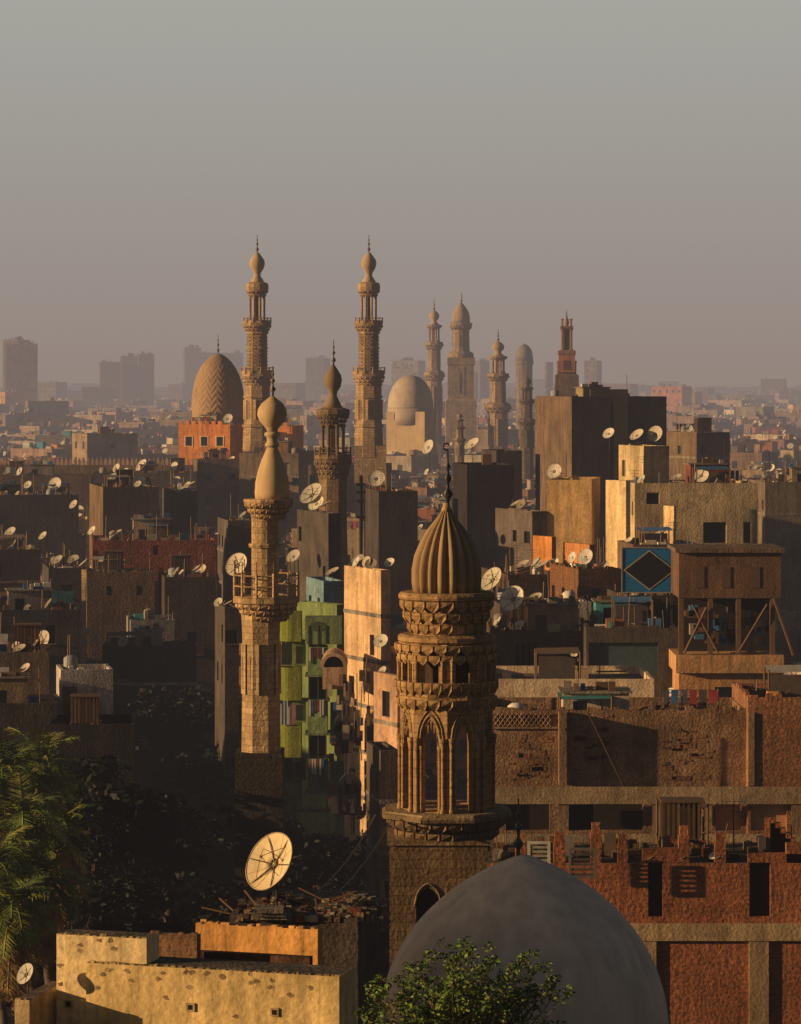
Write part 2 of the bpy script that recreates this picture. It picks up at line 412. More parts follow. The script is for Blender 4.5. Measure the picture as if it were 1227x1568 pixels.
def hero_dish(px,py,rp,d,nrm=None,col=(.56,.49,.39),full=False):
    x,z=X(px,d),Z(py,d); r=rp*d/F
    mb=MB(); n=Vector(nrm) if nrm else DISHN+Vector((U(-.2,.35),U(-.25,.2),U(-.25,.2)))
    bz=roof_at(x,d,z)
    if z-bz>3.2:
        best=None
        for dy in (1,2,3,-1,-2,4,5,-3,6,7):
            b=roof_at(x,d+dy,z)
            if z-b<3.2: best=(dy,b); break
        if best: d2=d+best[0]; bz=best[1]; z=Z(py,d2); x=X(px,d2); d=d2
    bz=max(bz,z-3.2)
    dish(mb,(x,d,z),r,n,bz,jit(col,.2),full); mb.done("satellite_dish")
# ------------------------------------------------------------ ground
mb=MB()
mb.face([(-9000,-300,0),(9000,-300,0),(9000,16000,0),(-9000,16000,0)],RG,(.05,.04,.03)); mb.done("ground")
# ------------------------------------------------------------ hero buildings
B=bldg
def W(*a): return [(p,q,DK,GLC) for p,q in a]
# right cluster
B("concrete_apartment_block",828,1024,607,330,13,14,(.19,.125,.075),win=0,clut=.6,nd=0)
B("rooftop_shed",905,962,596,331,3,0,(.05,.04,.035),win=0,clut=0,ph=.1)
B("yellow_apartment_building",955,1026,683,266,6,16,(.60,.43,.22),clut=.3,frows=[(711,731,W((988,1004)))])
B("yellow_apartment_building",930,966,736,254,5,40,(.85,.60,.31),clut=.3,win=0,ph=.3)
B("yellow_apartment_building",960,1162,740,258,9,4,(.66,.48,.27),frows=[(800,832,W((1066,1102),(1128,1140))),(754,772,W((978,998)))],clut=2,nd=2)
B("yellow_apartment_building",838,930,735,262,9,-8,(.74,.46,.20),clut=1,frows=[(790,793,[(840,927,RG,(.3,.2,.12))])],nd=1)
B("yellow_stair_tower",1018,1036,775,252,3,35,(.80,.56,.3),clut=0,win=0,ph=.1)
B("brown_roof_house",955,1075,834,246,7,6,(.2,.12,.08),clut=2.5,win=1,nd=2)
B("tan_apartment_building",1158,1300,738,300,12,4,(.24,.18,.12),clut=2,nd=2,win=1)
B("orange_apartment_building",818,852,822,246,5,30,ORG,clut=.6,win=0)
B("orange_apartment_building",866,912,834,240,5,26,(.60,.24,.08),clut=.6)
B("brick_apartment_building",1022,1120,662,380,10,20,BRO,clut=1.5,nd=3)
B("brick_apartment_building",740,800,690,340,8,10,(.08,.06,.05),clut=.3,win=0)
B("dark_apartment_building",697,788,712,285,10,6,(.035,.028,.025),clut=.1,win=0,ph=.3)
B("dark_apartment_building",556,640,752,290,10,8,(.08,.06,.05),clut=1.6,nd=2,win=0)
B("concrete_apartment_block",763,838,783,262,8,20,(.17,.135,.105),clut=1.6,win=1,nd=2)
B("brick_apartment_building",742,860,880,240,10,10,(.12,.08,.055),m=BR,clut=3,nd=3)
B("brick_apartment_building",850,955,872,232,8,12,(.28,.13,.06),m=BR,clut=3,nd=2,rag=True)
B("low_roof_house",752,850,925,224,7,5,(.10,.07,.05),clut=3,win=1,nd=2)
B("grey_plaster_shed",838,906,922,221,4,6,(.50,.44,.36),clut=1,win=0)
B("dark_apartment_building",940,1040,912,215,7,6,(.08,.06,.05),clut=.7,win=1)
B("brick_apartment_building",752,905,968,215,8,0,(.13,.085,.055),m=BR,clut=3,ph=.5,rag=True,nd=2,frows=[(985,1022,[(790,796,DK,GLC),(799,805,DK,GLC),(808,814,DK,GLC),(817,823,DK,GLC)]),])
B("concrete_apartment_block",898,1040,962,210,7,0,(.10,.08,.068),clut=3,ph=.4,rag=True,frows=[(984,1034,[(902,1008,PN,(.05,.08,.10))])])
B("plaster_apartment_building",748,1002,1040,188,9,0,(.85,.62,.40),win=0,clut=.7,ph=.45,nd=0)
B("brick_apartment_building",740,1146,1088,165,7,0,(.34,.20,.115),m=RG,ph=1.2,clut=1.6,rag=True,
  frows=[(1226,1272,[(772,842,DK,(.03,.02,.017)),(870,985,DK,(.03,.022,.018)),(1010,1062,DK,(.03,.022,.018)),(1096,1136,PN,(.5,.27,.13))])])
B("brick_apartment_building",1146,1330,1068,164,8,0,(.36,.17,.09),m=BR,ph=1.,clut=1,rag=True,frows=[(1226,1272,[(1150,1205,PN,(.5,.27,.14))])])
mb=MB()
for (y0,y1,pr) in ((1200,1226,.12),(1272,1284,.1)):
    mb.box(X(748,165),X(1330,165),163.7-pr,163.75,Z(y1,165),Z(y0,165),PL,(.40,.28,.17),True)
for x in (853,997,1071,1208): mb.box(X(x,165),X(x+16,165),163.66,163.76,Z(1271.5,165),Z(1226.5,165),PL,(.32,.2,.12),True)
for x in (855,1143): mb.box(X(x,165),X(x+9,165),163.9,164.9,Z(1199,165),Z(1088,165),PL,(.30,.19,.11),True)
z0,z1=Z(1112,165),Z(1092,165)
for i in range(46):
    a=X(749,165)+i*.24
    if a+.5>X(853,165) : break
    for sg in (0,1):
        p,q=(a,a+.24) if sg else (a+.24,a)
        for k in range(2):
            h=(z1-z0)/2; mb.tube((p,164.93,z0+k*h),(q,164.93,z0+(k+1)*h),.03,RG,(.36,.22,.13),4)
mb.box(X(748,165),X(854,165),164.86,164.98,z0-.12,z0-.02,RG,(.3,.2,.12),True)
mb.tube((X(900,164),163.4,Z(1090,164)),(X(965,164),163.9,Z(1225,164)),.05,PN,(.07,.05,.035),5)
# exposed brick courses where the render has fallen away, window scars
for (x0,x1,y0,y1) in ((875,935,1098,1180),(1010,1090,1120,1196),(780,830,1130,1196)):
    for k in range(26):
        a=U(x0,x1);b=U(y0,y1); mb.box(X(a,165),X(a,165)+U(.2,.8),164.975,164.995,Z(b,165),Z(b,165)+U(.08,.3),BR,jit((.30,.16,.09),.3),True)
mb.done("concrete_floor_beam")
# red brick building foreground right
RB=(.42,.165,.08)
B("red_brick_building",742,1330,1322,140,6,0,RB,m=BR,ph=.02,clut=1,win=0,
  frows=[(1322,1404,[(993,1015,DK,(.025,.018,.015)),(1148,1180,DK,(.025,.018,.015))])])
mb=MB()
for x0,x1,y0 in ((790,806,1292),(848,866,1290),(868,906,1330),(905,921,1275),(946,962,1293),(984,1040,1300),(1040,1056,1280),(1095,1112,1290),(1146,1240,1308),(1205,1330,1292)):
    mb.box(X(x0,140),X(x1,140),140.05,140.5,Z(1321.5,140),Z(y0,140),BR,jit(RB,.15))
    if x1-x0<20: mb.box(X(x0,140)+.05,X(x1,140)-.05,140.06,140.4,Z(y0,140),Z(y0-14,140),BR,jit(RB,.3))
mb.box(X(742,140),X(1330,140),139.82,139.99,Z(1440,140),Z(1414,140),PL,(.52,.36,.20),True)
for x in (975,1147,1290): mb.box(X(x,140),X(x+30,140),139.86,139.99,0,Z(1441,140),PL,(.46,.31,.18))
for k in range(7): mb.box(X(1180+8*k,140),X(1196+8*k,140),142,142.4,Z(1322,140),Z(1262+8*k,140),BR,jit(RB,.2))
for k in range(110):
    x=X(U(745,1225),140); yy=U(140.6,145); mb.box(x,x+U(.1,.5),yy,yy+U(.2,.5),Z(1321,140),Z(1321,140)+U(.05,.5),RG,jit(random.choice([RED,CON,BRO,WOOD]),.3))
for k in range(12):
    x=X(U(745,1225),140); yy=U(140.6,145); mb.tube((x,yy,Z(1321,140)),(x+U(-.3,.3),yy,Z(1321,140)+U(.6,1.6)),.03,PN,WOOD,4)
for (x0,x1,y0,y1,cc) in ((808,843,1288,1330,WHT),(871,914,1298,1345,(.16,.13,.11))):
    a,b,c,e=X(x0,139),X(x1,139),Z(y1,139),Z(y0,139); t=.12
    mb.box(a,b,138.9,138.98,c,c+t,PN,cc,True);mb.box(a,b,138.9,138.98,e-t,e,PN,cc,True)
    mb.box(a,a+t,138.9,138.98,c+t,e-t,PN,cc,True);mb.box(b-t,b,138.9,138.98,c+t,e-t,PN,cc,True)
    for i in range(5): mb.box(a+t,b-t,138.92,138.95,c+t+i*(e-c-2*t)/5,c+t+i*(e-c-2*t)/5+.1,PN,(cc[0]*.6,cc[1]*.6,cc[2]*.6),True)
mb.done("brick_parapet_piers")
# brown timber structure (right)
B("timber_framed_building",1040,1200,1030,205,8,0,(.6,.31,.14),ph=.05,clut=.3,win=0,frows=[(1052,1090,[(1095,1142,PN,(.10,.14,.11))])])
mb=MB(); d=205
xa,xb=X(1037,d),X(1197,d)
WD=(.15,.085,.045)
mb.box(X(1040,d),X(1196,d),205,211,Z(916,d),Z(846,d),PL,(.19,.105,.06),True)
mb.box(xa-.1,xb+.2,204.7,211.3,Z(846,d),Z(840,d),RG,(.24,.15,.09),True)
mb.box(xa-.1,xb+.1,204.5,211.2,Z(1030,d)+.01,Z(1003,d),PL,(.65,.36,.16),True)
for x in (1040,1085,1128,1180): mb.box(X(x,d),X(x,d)+.3,205.05,205.4,Z(1003,d),Z(916,d),PN,WD)
mb.tube((X(1048,d),204.9,Z(1000,d)),(X(1082,d),204.9,Z(930,d)),.09,PN,WD); mb.tube((X(1215,d),204.9,Z(1003,d)),(X(1185,d),204.9,Z(916,d)),.09,PN,WD)
mb.tube((X(1060,d),204.9,Z(925,d)),(X(1100,d),204.9,Z(1000,d)),.07,PN,WD); mb.tube((X(1130,d),204.9,Z(1000,d)),(X(1175,d),204.9,Z(925,d)),.07,PN,WD)
mb.box(X(1045,d),X(1190,d),208,208.2,Z(1003,d),Z(916,d),DK,(.03,.022,.02))
for i in range(44):
    a=U(1045,1180); y=U(940,1003); mb.box(X(a,d),X(a+U(4,16),d),206,206.8,Z(y,d),Z(y-U(6,20),d),PN,jit(random.choice([WOOD,CON,BRO,DRK,WOOD,BLU]),.3),True)
for x in (1065,1105,1150): mb.box(X(x,d),X(x+14,d),204.95,205.0,Z(900,d),Z(868,d),PN,(.12,.07,.045),True)
mb.done("timber_roof_structure")
# blue sign with dark diamond
mb=MB(); d=213; a,b,z0,z1=X(952,d),X(1037,d),Z(908,d),Z(838,d)
mb.box(a,b,d,d+.12,z0,z1,PN,(.012,.14,.34),True)
cx,cz=(a+b)/2,(z0+z1)/2; e=d-.005
fr=(.3,.26,.18); t=.06
mb.box(a,b,d-.05,d-.002,z0,z0+t,PN,fr,True);mb.box(a,b,d-.05,d-.002,z1-t,z1,PN,fr,True);mb.box(a,a+t,d-.05,d-.002,z0+t,z1-t,PN,fr,True);mb.box(b-t,b,d-.05,d-.002,z0+t,z1-t,PN,fr,True)
hw,hz=(b-a)*.47,(z1-z0)*.44
mb.face([(cx-hw,e-.03,cz),(cx,e-.03,cz-hz),(cx+hw,e-.03,cz),(cx,e-.03,cz+hz)],PN,(.4,.34,.22))
mb.face([(cx-hw*.93,e-.036,cz),(cx,e-.036,cz-hz*.93),(cx+hw*.93,e-.036,cz),(cx,e-.036,cz+hz*.93)],PN,(.012,.012,.015))
for x in (a+.4,b-.4): mb.box(x,x+.12,d+.13,d+.25,z0-8,z1,MT,(.08,.06,.05))
mb.done("blue_rooftop_sign")
# centre
B("beige_apartment_building",525,598,873,210,7,24,(.74,.47,.29),clut=1.4,nd=2,bands=True)
B("pink_apartment_building",572,618,1035,196,6,26,(.56,.33,.22),clut=.8,nd=1)
B("blue_plaster_building",466,528,890,245,6,14,(.22,.36,.40),clut=.8,win=1,nd=1)
B("dark_apartment_building",450,522,786,262,9,18,(.11,.085,.07),clut=.5,nd=1)
B("green_apartment_building",452,532,926,227,8,38,(.20,.25,.10),clut=.9,win=0,ph=.7)
mb=MB(); d=223
LIME=(.27,.30,.045)
def xx(p): return X(p,d)
def curved(x0,x1,r,y0,y1,c,dy=0):
    z0,z1=Z(y1,d),Z(y0,d); cxl,cyl=xx(x0)+r,d+.6+dy
    P=[(xx(x1),cyl-r)]
    for k in range(15):
        t=-math.pi/2-math.pi*k/14
        P.append((cxl+r*math.cos(t),cyl+r*math.sin(t)))
    P.append((xx(x1),cyl+r))
    q=lambda p:(cxl+(p[0]-cxl)*.88+.04,cyl+(p[1]-cyl)*.88)
    for a,b in zip(P[:-1],P[1:]):
        mb.face([(a[0],a[1],z0),(b[0],b[1],z0),(b[0],b[1],z1),(a[0],a[1],z1)],PL,c)
        mb.face([(a[0],a[1],z1),(b[0],b[1],z1),(*q(b),z1),(*q(a),z1)],PL,c)
        mb.face([(*q(a),z0+.2),(*q(b),z0+.2),(*q(b),z1),(*q(a),z1)],PL,c)
    mb.face([(p[0],p[1],z0) for p in P],PL,c); mb.face([(*q(p),z0+.2) for p in P],PL,c)
for i,(y0,y1) in enumerate(((937,981),(1021,1071),(1108,1158),(1196,1240))):
    c=LIME if i<3 else (.14,.16,.08)
    curved(424,462,1.0,y0,y1,c,-.5)
    mb.box(xx(430)+.3,xx(505),d-.3,d+1.3,Z(y1,d)-.14,Z(y1,d)-.01,RG,(.22,.22,.12),True)
for i,(y0,y1) in enumerate(((981,1021),(1071,1108),(1158,1196))):
    c=[(.26,.33,.12),(.24,.31,.12),(.15,.20,.10)][i]
    mb.box(xx(447),xx(468),d+.5,d+1.2,Z(y1,d),Z(y0,d)-.15,PL,c,True)
    mb.box(xx(430),xx(447),d+1.5,d+1.6,Z(y1,d),Z(y0,d)-.15,DK,(.03,.035,.02),True)
    mb.box(xx(453),xx(463),d+.44,d+.49,Z(y1,d)+.2,Z(y0,d)-.4,DK,(.03,.035,.02),True)
for i,(y0,y1) in enumerate(((990,1031),(1070,1120),(1160,1210))):
    c=[(.30,.40,.17),(.27,.36,.15),(.16,.21,.11)][i]
    mb.box(xx(472),xx(502),d-1.1,d+1.2,Z(y1,d),Z(y0,d),PL,c,True)
    mb.box(xx(472),xx(500),d+.4,d+.5,Z(y0,d)+.01,Z(y0-36,d),DK,(.035,.04,.025),True)
    mb.box(xx(468),xx(506),d-1.2,d+1.2,Z(y1,d)-.15,Z(y1,d)-.01,RG,(.25,.27,.15),True)
    for p in (473,487,499): mb.box(xx(p),xx(p)+.07,d-1.05,d-.98,Z(y0,d),Z(y0-34,d),MT,(.1,.12,.06),True)
    mb.box(xx(506),xx(526),d-.2,d+.3,Z(y1+10,d),Z(y0+6,d),PL,jit((.17,.2,.10)),True)
    for k in range(6): mb.box(xx(474+k*4),xx(474+k*4)+.12,d-1.16,d-1.12,Z(y0+U(10,26),d),Z(y0,d)+.03,PN,random.choice([BLU,WHT,(.3,.06,.05),DRK,(.3,.2,.08)]),True)
mb.box(xx(468),xx(524),d-1.0,d+1,Z(985,d),Z(944,d),PL,(.22,.28,.12),True)
for k in range(8):
    a0=math.pi*k/8;a1=math.pi*(k+1)/8
    mb.face([(xx(488)+.6*math.cos(a0),d-1.02,Z(962,d)+.55*math.sin(a0)),(xx(488)+.6*math.cos(a1),d-1.02,Z(962,d)+.55*math.sin(a1)),(xx(488),d-1.02,Z(962,d)-.2)],DK,(.08,.11,.05))
for j in range(10):
    x=xx(428+j*2.4); mb.box(x,x+.08,d-.98,d-.95,Z(1108,d),Z(U(1068,1082),d),PN,random.choice([(.5,.1,.2),BLU,WHT,(.4,.2,.05)]),True)
mb.done("green_building_balconies")
mb=MB(); d=208
for (x,y,w) in ((494,1022,34),(512,1120,26),(520,1215,30)):
    z=Z(y,d)
    cc=(.5,.32,.2) if y<1100 else (.12,.12,.12)
    for k in range(12):
        a0=math.pi*k/12;a1=math.pi*(k+1)/12; r=w*.0416*.6
        p=lambda a,yy,q=1.:(X(x+w/2,d)+r*q*math.cos(a),yy,z+r*q*1.1*math.sin(a))
        mb.face([p(a0,d),p(a1,d),p(a1,d+4),p(a0,d+4)],PL,cc)
        mb.face([p(a0,d),p(a1,d),p(a1,d,.75),p(a0,d,.75)],PL,cc)
        mb.face([p(a0,d+.3,.75),p(a1,d+.3,.75),(X(x+w/2,d),d+.3,z)],DK,(.03,.025,.02))
    mb.box(X(x,d),X(x+w+2,d),d+.01,d+4,z-1.4,z-.003,PL,cc,True)
for i in range(70):
    x=U(498,570);y=U(1040,1260); mb.box(X(x,d),X(x+U(3,11),d),d-U(.2,.8),d+.2,Z(y,d),Z(y,d)+U(.1,.9),PN,jit(random.choice([CON,BRO,PNK,BRO,WOOD,DRK,DRK,DRK,BLU,CRM]),.3),True)
for i in range(14):
    x=U(500,570);y=U(1040,1240); mb.tube((X(x,d),d-.9,Z(y,d)),(X(x+U(-3,3),d),d-.9,Z(y,d)+U(1,2.6)),.03,MT,(.1,.07,.05),4)
mb.done("vaulted_balcony_stack")
B("plaster_apartment_building",535,572,1010,213,5,16,(.34,.22,.15),clut=.8)
B("dark_apartment_building",560,612,1150,190,5,10,(.12,.09,.07),clut=1)
# left side
B("mud_brick_house",120,242,746,330,12,12,(.20,.135,.08),clut=3,nd=3,win=0)
B("mud_brick_house",238,302,752,335,10,10,(.13,.10,.075),clut=3,nd=3,win=0)
B("red_brick_house",122,330,828,290,11,6,(.32,.10,.055),m=BR,clut=3,nd=4,frows=[(836,850,W((214,222)))])
B("brick_apartment_building",120,236,877,278,7,6,(.17,.11,.07),m=BR,clut=2.5,nd=3,rag=True,frows=[(898,912,W((150,158),(196,204)))])
B("dark_apartment_building",232,330,884,275,8,8,(.09,.065,.05),clut=3,nd=3)
B("concrete_apartment_block",326,388,797,300,8,10,(.14,.11,.09),clut=1,win=1,bands=True,nd=1)
B("dark_apartment_building",-60,118,758,350,10,10,(.12,.095,.08),clut=3,nd=5,win=0)
B("dark_apartment_building",-60,60,842,300,10,10,(.08,.065,.06),clut=3,nd=3)
B("dark_apartment_building",50,124,870,285,8,10,(.09,.075,.07),clut=3,nd=3,win=1)
B("blue_tiled_wall",60,112,908,262,2,4,(.04,.14,.17),clut=0,win=0)
B("grey_plaster_shed",184,268,950,262,6,8,(.30,.27,.25),clut=1,frows=[(962,972,W((196,204)))])
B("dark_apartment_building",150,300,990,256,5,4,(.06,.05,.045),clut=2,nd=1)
B("dark_apartment_building",-60,120,935,250,8,10,(.10,.08,.065),clut=3,nd=4)
B("whitewashed_shed",76,172,1026,203.5,4,10,(.62,.54,.50),clut=1.4,win=0)
B("dark_apartment_building",-60,74,1000,208,7,6,(.17,.125,.09),clut=3,nd=4)
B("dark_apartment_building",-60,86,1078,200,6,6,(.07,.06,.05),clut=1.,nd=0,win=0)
B("low_roof_house",60,205,1110,197,6,4,(.035,.03,.027),clut=.3,nd=0,win=0)
mb=MB(); d=203.3
mb.box(X(100,205),X(122,205),d+.0,d+.08,Z(1108,205),Z(1048,205),PN,WOOD); mb.done("shed_door")
B("low_roof_house",120,232,1150,225,7,8,(.08,.06,.045),clut=1.3,nd=1)
B("low_roof_house",262,372,945,300,8,12,(.10,.07,.055),clut=3,nd=3)
B("dark_apartment_building",322,366,930,232,6,10,(.12,.09,.07),clut=.6,nd=1)
# foreground yellow building
YW=(.80,.56,.245)
B("yellow_plaster_building",120,545,1496,92,1.6,-17,YW,win=0,clut=.0,ph=.05)
B("yellow_plaster_wall_tower",82,240,1438,94,1.0,-17,(.84,.62,.32),win=0,clut=0,ph=.05)
B("ruined_brick_wall",224,306,1434,97.6,.5,-10,(.3,.17,.1),m=BR,win=0,clut=0,ph=.02,rag=True,rs=.5)
B("orange_plaster_wall",296,494,1424,99.6,.5,-17,(.80,.40,.12),win=0,clut=0,ph=.02,rag=True,rs=.4)
B("ruined_rooftop_house",350,578,1408,106,6,-6,(.12,.09,.07),m=RG,win=0,clut=0,ph=.05,rag=True,rs=.5)
B("plaster_outbuilding",22,84,1532,93,3,-14,(.55,.4,.22),win=0,clut=0,ph=.05)
# broken edge along the tops of the plaster walls
mb=MB()
for r_ in (ROOFS[-6],ROOFS[-5],ROOFS[-1]):
    ox,oy,cs,sn,w,dep,zr,zt=r_; mb.frame(ox,oy,math.atan2(sn,cs)); x=0
    while x<w-.1:
        k=U(.03,.22); h=abs(random.gauss(0,.03))+.008
        mb.box(x,x+k,.012,U(.1,.2),zt+.001,zt+h,RG,jit((.5,.35,.18),.3)); x+=k+U(0,.12)
    for _ in range(int(w*3)): # spalled patches on the face
        a=U(.1,w-.4); z=zt-abs(random.gauss(0,.5))-.05; 
        pts=[(a+U(.04,.16)*math.cos(t*.9),-.004,z+U(.03,.10)*math.sin(t*.9)) for t in range(7)]
        mb.face(pts,RG,jit((.36,.24,.13),.25))
mb.frame(0,0,0); mb.done("broken_wall_coping")
mb=MB(); mb.box(X(236,96.5),X(500,96.5),95.5,98.9,0,Z(1500,96.5),RG,(.10,.06,.045))
mb.frame(X(300,98),99.2,math.radians(-17)); mb.box(0,3.7,-.4,-.1,Z(1500,98),Z(1464,98),RG,(.14,.07,.045)); mb.frame(0,0,0); mb.done("sunken_roof_terrace")
mb=MB()
for i,(r_,fx) in enumerate(((ROOFS[-5],.14),(ROOFS[-5],.86),(ROOFS[-6],.42),(ROOFS[-6],.75))):
    ox,oy,cs,sn,w,dep,zr,zt=r_; mb.frame(ox,oy,math.atan2(sn,cs)); a=w*fx; z=zt-(2.0 if i<2 else 1.1)
    mb.box(a-.13,a+.13,-.05,-.006,z-.12,z+.12,PL,(.5,.36,.18),True); mb.box(a-.07,a+.07,-.055,-.051,z-.07,z+.07,DK,GLC,True)
mb.frame(0,0,0); mb.done("wall_drain_opening")
mb=MB()
for i in range(520):
    x=U(350,575); k=U(.04,.3); yy=U(106,110); z=Z(1408,106)-.1
    mb.box(X(x,104),X(x,104)+k,yy,yy+U(.1,.4),z,z+U(.05,.32)+.12*math.sin(x*.05),RG,jit(random.choice([TAN,CON,BRO,RED,CRM]),.3))
for i in range(14):
    x=U(355,560); mb.tube((X(x,104),U(106,109),Z(1410,106)),(X(x,104)+U(-1.5,1.5),U(106,109),Z(1400,106)+U(0,.5)),.03,PN,WOOD)
for k in range(3): mb.box(X(385+3*k,106),X(440-3*k,106),105.9-.1*k,106.6,Z(1408,106)+.12*k,Z(1408,106)+.12*(k+1)-.002,RG,jit(CON,.2))
mb.done("rubble_pile")
# unseen blocks added off-frame left to shade the dome and garden
B("unseen_shade_block",0,0,0,97,16,0,TAN,world=(-72,14,31.5),clut=1)
B("unseen_shade_block",0,0,0,200,18,0,GRY,world=(-86,14,20),clut=1)
# ------------------------------------------------------------ domes and minarets
def spec(mb,cx,d,els,c=STN,m=ST):
    s=d/F; x=X(cx,d)
    for e in els:
        k=e[0]
        if k=='L':
            n=e[1]; cc=e[3] if len(e)>3 else c; mm=e[4] if len(e)>4 else m
            pr=[(max(r,.01)*s,Z(y,d)) for r,y in e[2]][::-1]
            mb.lathe(x,d,pr,n,mm,cc,sm=(n>10 and mm!=ST),ph=.5)
        elif k=='T':
            mb.teeth(x,d,Z(e[1],d),Z(e[2],d),e[3]*s,e[4]*s,e[5],e[6],m,c)
        elif k=='C':
            for j in range(e[5]):
                t=2*math.pi*(j+.5)/e[5]; a,b=x+e[3]*s*math.cos(t),d+e[3]*s*math.sin(t)
                z0,z1=Z(e[2],d),Z(e[1],d); rc=e[4]*s
                mb.lathe(a,b,[(rc*1.5,z0),(rc*1.5,z0+rc),(rc,z0+rc*1.5),(rc,z1-rc*2),(rc*1.7,z1-rc*.6),(rc*1.7,z1)],8,m,c,sm=False)
        elif k=='R':
            z0,z1=Z(e[2],d),Z(e[1],d); N=e[4]; r=e[3]*s; th=.04+r*.012
            P=[(x+r*math.cos(2*math.pi*(j+.5)/N),d+r*math.sin(2*math.pi*(j+.5)/N)) for j in range(N)]
            for j in range(N):
                a=P[j];b=P[(j+1)%N]
                mb.tube((a[0],a[1],z0),(a[0],a[1],z1+(z1-z0)*.12),th*1.2,m,c,4)
                for f in (0,.5,1):
                    zz=z0+(z1-z0)*f; mb.tube((a[0],a[1],zz),(b[0],b[1],zz),th*.7,m,c,4)
        elif k=='A':
            _,y0,y1,r,N,fw,yb,ys,yt,dp,back=e
            ap=r*s*math.cos(math.pi/N); Wd=2*r*s*math.sin(math.pi/N)
            for j in range(N):
                th=2*math.pi*j/N+math.pi/N*(2*.5)
                mb.arch(x,d,th+0.,ap,Wd,Z(y1,d),Z(y0,d),Wd*fw,Z(yb,d),Z(ys,d),Z(yt,d),dp*s,m,c,back)
def finial(mb,cx,d,y0,y1,r,c=(.12,.09,.05)):
    s=d/F;h=y1-y0
    pr=[(r*.35,y1),(r*.3,y1-h*.12),(r,y1-h*.22),(r*.3,y1-h*.32),(r*.25,y1-h*.42),(r*.75,y1-h*.5),(r*.25,y1-h*.58),(r*.22,y1-h*.66),(r*.5,y1-h*.72),(r*.15,y1-h*.78),(r*.12,y0)]
    mb.lathe(X(cx,d),d,[(a*s,Z(b,d)) for a,b in pr],10,MT,c)
# --- foreground minaret
d=133; s=d/F; cx=684; x=X(cx,d); SC=(.46,.29,.14)
mb=MB()
pr=[(7,781),(10,786),(17,796),(28,810),(39,828),(48,850),(52,872),(52,890),(50,906)][::-1]
gad=lambda t,z:.84+.19*abs(math.cos(t*9))
mb.lathe(x,d,[(r*s,Z(y,d)) for r,y in pr],216,SM,(.34,.225,.12),rf=gad)
mb.lathe(x,d,[(9*s,Z(783,d)),(6*s,Z(776,d)),(5*s,Z(770,d))],12,PL,SC)
finial(mb,cx+2,d,690,775,9,(.05,.045,.035))
for k in range(8):
    a0=-1.1+k*.6+math.pi/2-.0;a1=a0+.6
    mb.tube((x+.14*math.cos(a0),d,Z(684,d)+.14*math.sin(a0)),(x+.14*math.cos(a1),d,Z(684,d)+.14*math.sin(a1)),.035,MT,(.05,.045,.035),4)
spec(mb,cx,d,[('L',16,[(70,906),(75,910),(75,915),(70,918)]),('L',16,[(58,916),(56,972)]),
 ('T',970,918,56,73,20,3),('L',16,[(70,970),(76,973),(76,979),(70,983)]),
 ('A',982,1056,73,8,.5,1050,1012,990,14,None),('L',8,[(38,984),(38,1055)],(.07,.045,.03)),
 ('T',1014,984,73,80,24,2),('T',1062,1040,74,80,32,1),
 ('L',8,[(72,1055),(78,1058),(78,1066),(72,1072)]),('T',1084,1066,70,78,24,1),
 ('A',1072,1242,71,8,.5,1236,1135,1096,13,None),
 ],SC)
for j in range(8):
    t=2*math.pi*j/8
    for da in (-.09,.09,):
        a,b=x+72*s*math.cos(t+da)*1.0,d+72*s*math.sin(t+da)
        mb.lathe(a,b,[(.11,Z(1240,d)),(.11,Z(1232,d)),(.075,Z(1230,d)),(.075,Z(1140,d)),(.13,Z(1130,d)),(.13,Z(1124,d))],8,ST,SC)
    for da in (-.1,.1):
        a,b=x+74*s*math.cos(t+da),d+74*s*math.sin(t+da)
        mb.lathe(a,b,[(.08,Z(1050,d)),(.06,Z(1046,d)),(.06,Z(1012,d)),(.1,Z(1006,d))],8,ST,SC)
    ap=71*s*math.cos(math.pi/8)
    tf2=2*math.pi*j/8+math.pi/8
    nx,ny=math.cos(tf2),math.sin(tf2)
    for q in (-.40,.40):
        a,b=x+nx*(ap+.02)-ny*q,d+ny*(ap+.02)+nx*q
        mb.lathe(a,b,[(.09,Z(1236,d)),(.06,Z(1231,d)),(.06,Z(1144,d)),(.1,Z(1136,d))],8,ST,SC)
    for (yb,yt_,hw,rr) in ((1135,1090,.46,.05),(1135,1082,.60,.035)):
        pts=[]
        for k in range(13):
            q=-1+k/6; zz=Z(yb,d)+(Z(yt_,d)-Z(yb,d))*math.sqrt(max(0,1-abs(q)**1.6))
            pts.append((x+nx*(ap+.03)-ny*q*hw,d+ny*(ap+.03)+nx*q*hw,zz))
        for p,q in zip(pts[:-1],pts[1:]): mb.tube(p,q,rr,ST,(.5,.34,.18),4)
    for k in range(5):
        q=(-2+k)*.13; zz=Z(1135,d)+(.75-abs(q)*1.3)
        mb.tube((x+nx*(ap-.08)-ny*q,d+ny*(ap-.08)+nx*q,zz+.25),(x+nx*(ap-.08)-ny*q,d+ny*(ap-.08)+nx*q,zz-.12),.07,ST,SC,5,.02)
mb.lathe(x,d,[(.4,Z(1242,d)),(.35,Z(1100,d))],10,ST,(.12,.08,.05))
mb.lathe(x,d,[(r*s,Z(y,d)) for r,y in ((74,1262),(92,1252),(105,1248),(107,1243),(102,1240),(60,1240))],8,ST,(.24,.17,.1),sm=False,ph=.5)
mb.lathe(x,d,[(r*s,Z(y,d)) for r,y in ((101,1240),(101,1237),(96,1237))],8,RG,(.36,.25,.14),sm=False,ph=.5)
mb.teeth(x,d,Z(1285,d),Z(1250,d),70*s,92*s,24,2,ST,(.20,.135,.08))
mb.lathe(x,d,[(72*s,Z(1300,d)),(72*s,Z(1255,d))],8,ST,(.2,.135,.08),sm=False,ph=.5)
